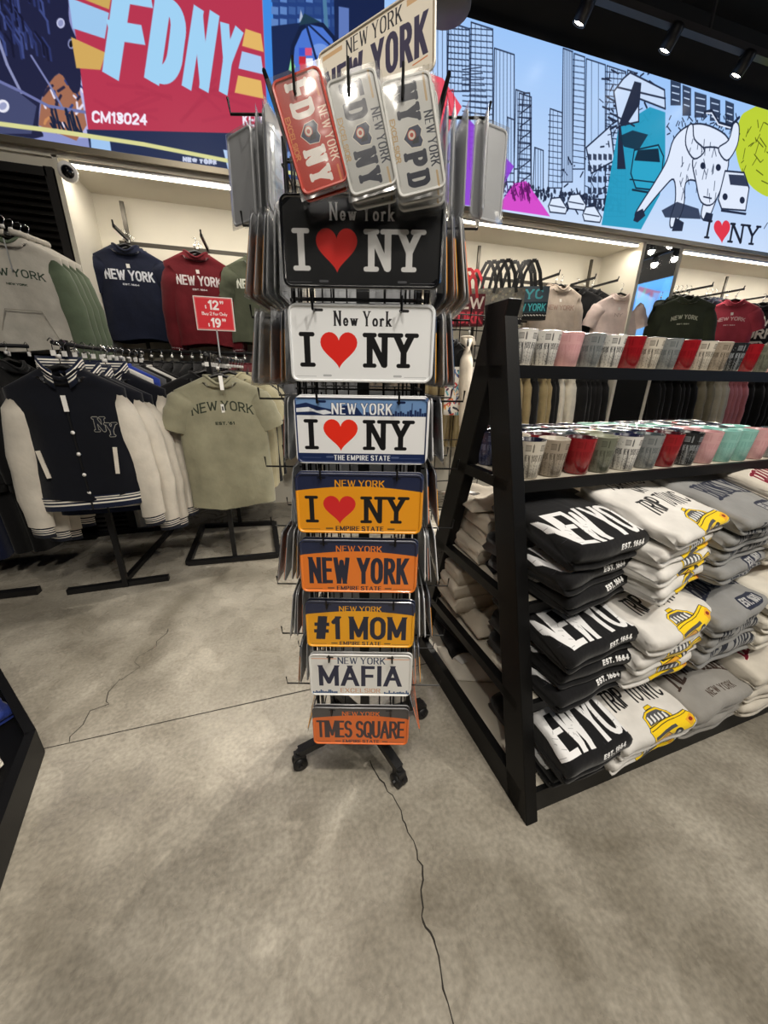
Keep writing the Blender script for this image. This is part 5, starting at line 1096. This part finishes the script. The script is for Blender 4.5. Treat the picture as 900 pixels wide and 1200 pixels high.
for j, (dx, dy, dz, s_) in enumerate(((.03, .11, -.045, 1.2), (.05, .2, -.06, 1.22), (.10, .30, -.03, 1.2))):
    c = copy_tree(vj); c.location = vj.location+Vector((dx, dy, dz+.02)); c.scale = (1.12+.02*j, 1.1, s_); c.rotation_euler.z = R_(4); tag(c, f'navy varsity jacket with cream sleeves hanging {ORD[j+1]} in line on the rack', 'jacket', 'navy varsity jackets')
for j, k in enumerate(['white', 'blue', 'grey', 'black', 'white', 'black']):
    o = edge_garment(k); put(o, Vector((-.96+.015*j, 2.86+j*.10, 1.40)), 8, lab=f'{k} garment hanging {ORD[j]} behind the varsity jackets', cat='shirt', grp='garments behind the varsity jackets')
# size markers and hooks clustered on the arm
for j in range(12):
    b = MB() if j == 0 else None
    if j == 0: b.tube([(0, 0, -.05), (0, 0, 0), (.014, 0, .02), (.0, 0, .035), (-.014, 0, .02)], .0025, 6); b.box((0, -.004, -.035), (.022, .004, .026), m=1); hk = b.obj('hanger_hook', [CHROME, WHITEP], None); d0 = hk
    else: d0 = hk.copy(); COL.objects.link(d0)
    d0.location = (-1.02+.012*j, 2.40+j*.085, 1.475); tag(d0, f'chrome hanger hook with white size marker, {ORD[j]} along the varsity rack arm', 'hanger hook', 'hanger hooks on the varsity rack')
# floor rack with khaki t-shirts and the price sign
kr = empty('garment_rack', (-.36, 2.78, 0), 0, 'black floor rack with square frame base carrying the khaki t-shirts', 'garment rack')
for p, q in (((-.33, 0), (.32, -.03)), ((.32, -.03), (.30, .68)), ((.30, .68), (-.34, .76)), ((-.34, .76), (-.33, 0))): b = MB(); b.bar((*p, .02), (*q, .02), .04, .035); b.obj('base_bar', BLACK, kr)
b = MB(); b.box((0, 0, .75), (.032, .032, 1.46)); b.obj('post', BLACK, kr); b = MB(); b.box((-.01, .73, .75), (.032, .032, 1.46)); b.obj('post', BLACK, kr)
hang_arm(kr, (0, -.1, 1.46), (0, .78, 1.46))
kc = Cv(400, 400, '#2c3328', 0); text(kc, 'NEW YORK', (66, 96, 334, 138), 6, '#2c3328', arch=-.55, serif=.07); text(kc, "EST. '61", (160, 166, 244, 180), 4, '#2c3328', serif=.06); kc.poly([(192, 88), (206, 88), (208, 124), (194, 126)], '#e2e0da'); kc.poly([(196, 98), (203, 98), (204, 116), (197, 116)], '#4a4a48')
kt = garment('t_shirt', .54, .86, 'tee', '#8b8872', 'khaki_tee', kc.image('chest_print'), 61, d=.12)
put(kt, Vector((-.30, 2.70, 1.34)), 5, 1.0, 'khaki green t-shirt with arched dark lettering, foremost on its floor rack', 't-shirt', 'khaki t-shirts on the floor rack')
b = MB(); b.box((.0, -.07, -.055), (.022, .003, .085)); q = b.obj('paper_tag', WHITEP, kt); q.rotation_euler = (R_(-12), 0, R_(8))
bt = garment('t_shirt', .54, .84, 'tee', '#131315', 'coal', None, 63); put(bt, Vector((-.40, 2.86, 1.36)), 6, 1.03, 'black t-shirt hanging just behind the foremost khaki t-shirt', 't-shirt', 'khaki t-shirts on the floor rack')
for j in range(6):
    if j % 3 != 2: c = garment('t_shirt', .54, .84, 'tee', '#a8a184', 'pale_khaki', None, 64, d=.1) if j == 0 else copy_tree(pk); pk = c if j == 0 else pk
    else: c = copy_tree(bt)
    put(c, Vector((-.26+.014*j, 2.94+j*.08, 1.36)), 3, 1.0, f'{"black" if j % 3 == 2 else "pale khaki"} t-shirt, {ORD[j+2]} in line on the square-based floor rack', 't-shirt', 'khaki t-shirts on the floor rack')
for j in range(10): d0 = hk.copy(); COL.objects.link(d0); d0.location = (-.36+.008*j, 2.70+j*.075, 1.445); tag(d0, f'chrome hanger hook with white size marker, {ORD[j]} along the khaki rack arm', 'hanger hook', 'hanger hooks on the khaki rack')
sg = empty('price_sign', (-.28, 2.73, 1.47), 0, 'small red price sign with white numerals on a clear stem above khaki t-shirts', 'price sign')
b = MB(); b.box((0, 0, .07), (.008, .004, .16)); b.obj('stem', mat('clear_acrylic_stem', '#a9adb0', .15), sg)
pc = Cv(340, 280, '#d5353f', 1); pc.line([(6, 6), (334, 6), (334, 274), (6, 274)], 5, '#e88a8a', close=True)
text(pc, '12', (120, 22, 216, 106), 17, '#f6eeee'); text(pc, '99', (226, 24, 262, 52), 6, '#f6eeee'); text(pc, '$', (88, 66, 104, 100), 5, '#f6eeee'); text(pc, 'Buy 2 for Only', (54, 124, 286, 154), 5, '#f6eeee'); text(pc, '19', (126, 176, 218, 260), 17, '#f6eeee'); text(pc, '99', (230, 178, 266, 206), 6, '#f6eeee'); text(pc, '$', (98, 222, 114, 256), 5, '#f6eeee')
m = mat('price_sign_print', '#d5353f', .3, img=pc.image('price_sign')); b = MB(); hw, z0, z1 = .105, .14, .315
b.add([(-hw, -.003, z0), (hw, -.003, z0), (hw, -.003, z1), (-hw, -.003, z1)], [(0, 1, 2, 3)], [[(0, 0), (1, 0), (1, 1), (0, 1)]]); b.obj('card', m, sg)
b = MB(); b.box((0, .001, (z0+z1)/2), (2*hw+.01, .004, z1-z0+.01)); b.obj('holder', WHITEP, sg)
# dark long garments on a rack at the left edge
lr = empty('garment_rack', (-1.98, 2.62, 0), 0, 'black floor rack at the left edge holding dark garments', 'garment rack')
b = MB(); b.bar((-.5, .0, .02), (.44, .0, .02), .05, .04); b.obj('base_bar', BLACK, lr); b = MB(); b.bar((-.5, .9, .02), (.44, .9, .02), .05, .04); b.obj('base_bar', BLACK, lr)
for x in (-.3,): b = MB(); b.box((x, .45, .75), (.03, .03, 1.5)); b.bar((x, 0, .03), (x, .9, .03), .03); b.obj('post', BLACK, lr)
hang_arm(lr, (-.5, .45, 1.5), (.55, .45, 1.5))
lg = garment('hanging_coat', .52, 1.22, 'long', '#131a34', 'deep_navy', None, 71, d=.08, spread=R_(6)); lk = garment('hanging_coat', .5, 1.2, 'long', '#101012', 'deep_black', None, 72, d=.08, spread=R_(6)); lgrey = garment('hanging_coat', .5, .8, 'long', '#55564f', 'dull_grey', None, 73, d=.08, spread=R_(6))
for j in range(8):
    src, nm = ((lg, 'deep navy'), (lk, 'black'), (lgrey, 'grey'))[(0, 1, 0, 1, 1, 0, 1, 1)[j] if j not in (1,) else 2]
    c = src if j in (0, 1) or (j == 3) else copy_tree(src)
    put(c, Vector((-2.28+j*.105, 3.05-.0*j, 1.41)), 74, lab=f'{nm} long garment hanging {ORD[j]} from the left on the left edge rack', cat='garment', grp='dark garments at the left edge')
for j in range(9): d0 = hk.copy(); COL.objects.link(d0); d0.location = (-2.28+.105*j, 3.07, 1.49); d0.rotation_euler.z = 1.4; tag(d0, f'chrome hanger hook, {ORD[j]} from the left on the left edge rack', 'hanger hook', 'hanger hooks on the left edge rack')
# ------------------------------------------------------------------ tote bags on hooks
def tote(kind):
    c = Cv(300, 240, '#77756d', 1)
    if kind == 'floral':
        for i in range(150): c.ell(random.uniform(0, 300), random.uniform(0, 190), random.uniform(3, 12), random.uniform(3, 10), random.choice(['#8f8c80', '#6a6558', '#a39c86', '#5f5f5c', '#9a8878']), .8)
        c.poly([(0, 196), (300, 196), (300, 240), (0, 240)], '#1b1b1e'); [c.seg((x, 202), (x+10, 206), 5, '#e5e3dc') for x in range(5, 300, 20)]
    elif kind == 'teal':
        c.b[:] = C3('#4d5b66'); text(c, 'NYC', (30, 20, 260, 90), 14, '#57b9c6', serif=.1); c.poly([(0, 110), (300, 110), (300, 185), (0, 185)], '#173844'); text(c, 'NEW YORK', (14, 122, 286, 176), 9, '#58c9d2'); c.poly([(0, 188), (300, 188), (300, 240), (0, 240)], '#1b1b1e'); [c.seg((x, 204), (x+12, 208), 8, '#e5e3dc') for x in range(5, 300, 24)]
    else:
        c.b[:] = C3('#5b1420'); text(c, 'NEW', (10, 20, 290, 110), 16, '#d8cfc4'); text(c, 'YORK', (10, 130, 290, 220), 16, '#c03040')
    m = mat('tote_'+kind, '#77756d', .8, img=c.image('tote_print'), bump=.1, bscale=20); sm = mat('strap_'+kind, dict(floral='#121214', teal='#121214', red='#b01f2a')[kind], .7)
    b = MB(); W, H, D = .36, .30, .09; nx, nz = 10, 8; vs = []; uvs = []
    for s_ in (-1, 1):
        for j in range(nz+1):
            for i in range(nx+1):
                x = -W/2+W*i/nx; z = -H*j/nz; y = s_*(D/2*math.sin(PI*min(1, max(0, i/nx)))**.4*(.35+.65*j/nz)+.004*math.sin(i*1.7+j)); vs.append((x, y, z)); uvs.append((i/nx, 1-j/nz))
    k = (nx+1)*(nz+1); fs = []
    for q in (0, 1):
        for j in range(nz):
            for i in range(nx): a = q*k+j*(nx+1)+i; f = (a, a+nx+1, a+nx+2, a+1); fs.append(f if q == 0 else f[::-1])
    for i in range(nx): fs.append((nz*(nx+1)+i, k+nz*(nx+1)+i, k+nz*(nx+1)+i+1, nz*(nx+1)+i+1))
    b.add(vs, fs, [[uvs[v] for v in f] for f in fs]); o = b.obj('tote_bag', m, None, True)
    for s_ in (-1, 1):
        b = MB(); P = [Vector((-.10, s_*.03, -.04)), Vector((-.07, s_*.02, .12)), Vector((-.02, s_*.01, .22)), Vector((.02, s_*.01, .22)), Vector((.07, s_*.02, .12)), Vector((.10, s_*.03, -.04))]
        for a, c_ in zip(P, P[1:]): b.bar(a, c_, .026, .005, up=(0, 1, 0))
        b.obj('strap', sm, o)
    return o
tf, tt, td = tote('floral'), tote('teal'), tote('red')
for j, (px, Y, rz) in enumerate(((592, 3.6, -30), (585, 3.7, -30), (576, 3.8, -30), (600, 3.78, -30), (570, 3.9, -30))):
    o = tf if j == 0 else copy_tree(tf); put(o, at(px, 338, Y), rz, 1.05, f'grey floral tote bag with black straps, {ORD[j]} from the front on its hook', 'tote bag', 'tote bags on hooks')
for j, (px, Y) in enumerate(((622, 3.62), (616, 3.72), (612, 3.82))):
    o = tt if j == 0 else copy_tree(tt); put(o, at(px, 336, Y), -30, 1.0, f'teal lettered tote bag with black straps, {ORD[j]} from the front on its hook', 'tote bag', 'tote bags on hooks')
for j, (px, Y) in enumerate(((548, 3.72), (541, 3.82), (556, 3.9))):
    o = td if j == 0 else copy_tree(td); put(o, at(px, 345, Y), -30, .95, f'dark red lettered tote bag with red straps, {ORD[j]} from the front by the rack', 'tote bag', 'tote bags on hooks')
# printed bag, black cloth and white garments on a wall grid between rack and shelf
wg = empty('wire_grid_stand', (1.62, 3.2, 0), 0, 'black wire grid stand with hooks between the plate rack and shelf', 'grid stand')
for x in (-.32, -.16, 0, .16, .32): b = MB(); b.tube([(x, 0, 0), (x, 0, 1.86)], .005, 6); b.obj('upright_wire', WIRE, wg)
for z in (.1, .4, .8, 1.2, 1.5, 1.62, 1.74, 1.86): b = MB(); b.tube([(-.32, 0, z), (.32, 0, z)], .005, 6); b.obj('cross_wire', WIRE, wg)
bc = Cv(200, 260, '#d9d4cc', 1)
for i in range(110): x, y = random.uniform(0, 200), random.uniform(0, 260); bc.line([(x, y), (x+random.uniform(-20, 20), y+random.uniform(5, 40))], random.uniform(4, 12), random.choice(['#c8453c', '#3a5f96', '#5ba3b0', '#e9e4da', '#512a4a', '#8f2b3c', '#d8a35c', '#2a2a38']))
bm = mat('comic_bag_print', '#d9d4cc', .5, img=bc.image('bag_print')); o = tf.copy(); o.data = tf.data.copy(); o.data.materials[0] = bm; COL.objects.link(o); o.name = 'shopping_bag'; put(o, at(543, 430, 3.0), -12, 1.0, 'shopping bag with colourful splashed print between rack and shelf', 'bag'); o.scale = (.8, .8, 1.3)
o = garment('t_shirt', .36, .36, 'tee', '#101012', 'pitch', None, 81, d=.08); put(o, at(527, 398, 3.05), 0, .75, 'small black garment hanging above the colourful shopping bag', 't-shirt')
o = garment('hanging_shirt', .36, .5, 'long', '#d4c9b8', 'oat', None, 82, d=.06); put(o, at(549, 396, 3.12), 62, 1, 'cream garment hanging edge-on beside the far shelf post', 'shirt')
# folded stock on a shelf at the right edge
ws = empty('wall_shelf', (6.25, 3.9, 1.93), 0, 'black wall shelf with folded clothes at the right edge', 'shelf'); b = MB(); b.box((0, 0, 0), (1.2, .36, .02)); b.obj('board', BLACK, ws)
for j, (k, x, z) in enumerate((('ivory', 5.95, 1.94), ('beige', 5.95, 2.01), ('beige', 6.32, 1.94), ('ivory', 6.32, 2.01))): o = folded(k, .36, .3, .065, seed=200+j); put(o, Vector((x, 3.76, z)), 0, 1, f'{k} folded shirt, {"upper" if z > 2 else "lower"} one of the {"left" if x < 6.1 else "right"} pile on the wall shelf', 'shirt', 'folded shirts on the wall shelf')
# ------------------------------------------------------------------ low display plinth at bottom left
pl = empty('display_plinth', (-1.5, 1.2, 0), 0, 'low black display tray at the bottom left corner holding folded shirts', 'display table')
P = [(.56, .11), (.0, .82), (-.9, .82), (-.9, -1.0), (.80, -1.0)]
def prism(P, z0, z1, name, m, par):
    b = MB(); n = len(P); b.add([(x, y, z0) for x, y in P]+[(x, y, z1) for x, y in P], [tuple(range(n))[::-1] if False else tuple(range(n)), tuple(range(n, 2*n))[::-1] if False else tuple(range(n, 2*n))]+[(k, (k+1) % n, n+(k+1) % n, n+k) for k in range(n)]); return b.obj(name, m, par)
prism(P[::-1], 0, .05, 'tray_floor', BLACKW, pl)
for a, c_ in zip(P, P[1:]+P[:1]): b = MB(); b.bar((*a, .06), (*c_, .06), .03, .115); b.obj('tray_side', BLACKW, pl)
for j, (x, y, k, rz) in enumerate(((-1.16, 1.38, 'navyblue', 50), (-1.08, 1.14, 'ivory', 50), (-1.42, 1.66, 'ivory', 42))):
    if k == 'navyblue': GCL['navyblue'] = cloth('fold_navyblue', '#1c2c6b')
    o = folded(k, .26, .24, .05, seed=300+j); o.location = (x, y, .052); o.rotation_euler = (0, 0, R_(rz)); tag(o, [f'blue folded shirt in the low tray at bottom left', 'ivory folded shirt nearest the viewer in the low tray at bottom left', 'ivory folded shirt furthest back in the low tray at bottom left'][j], 'shirt', 'folded shirts in the low tray')
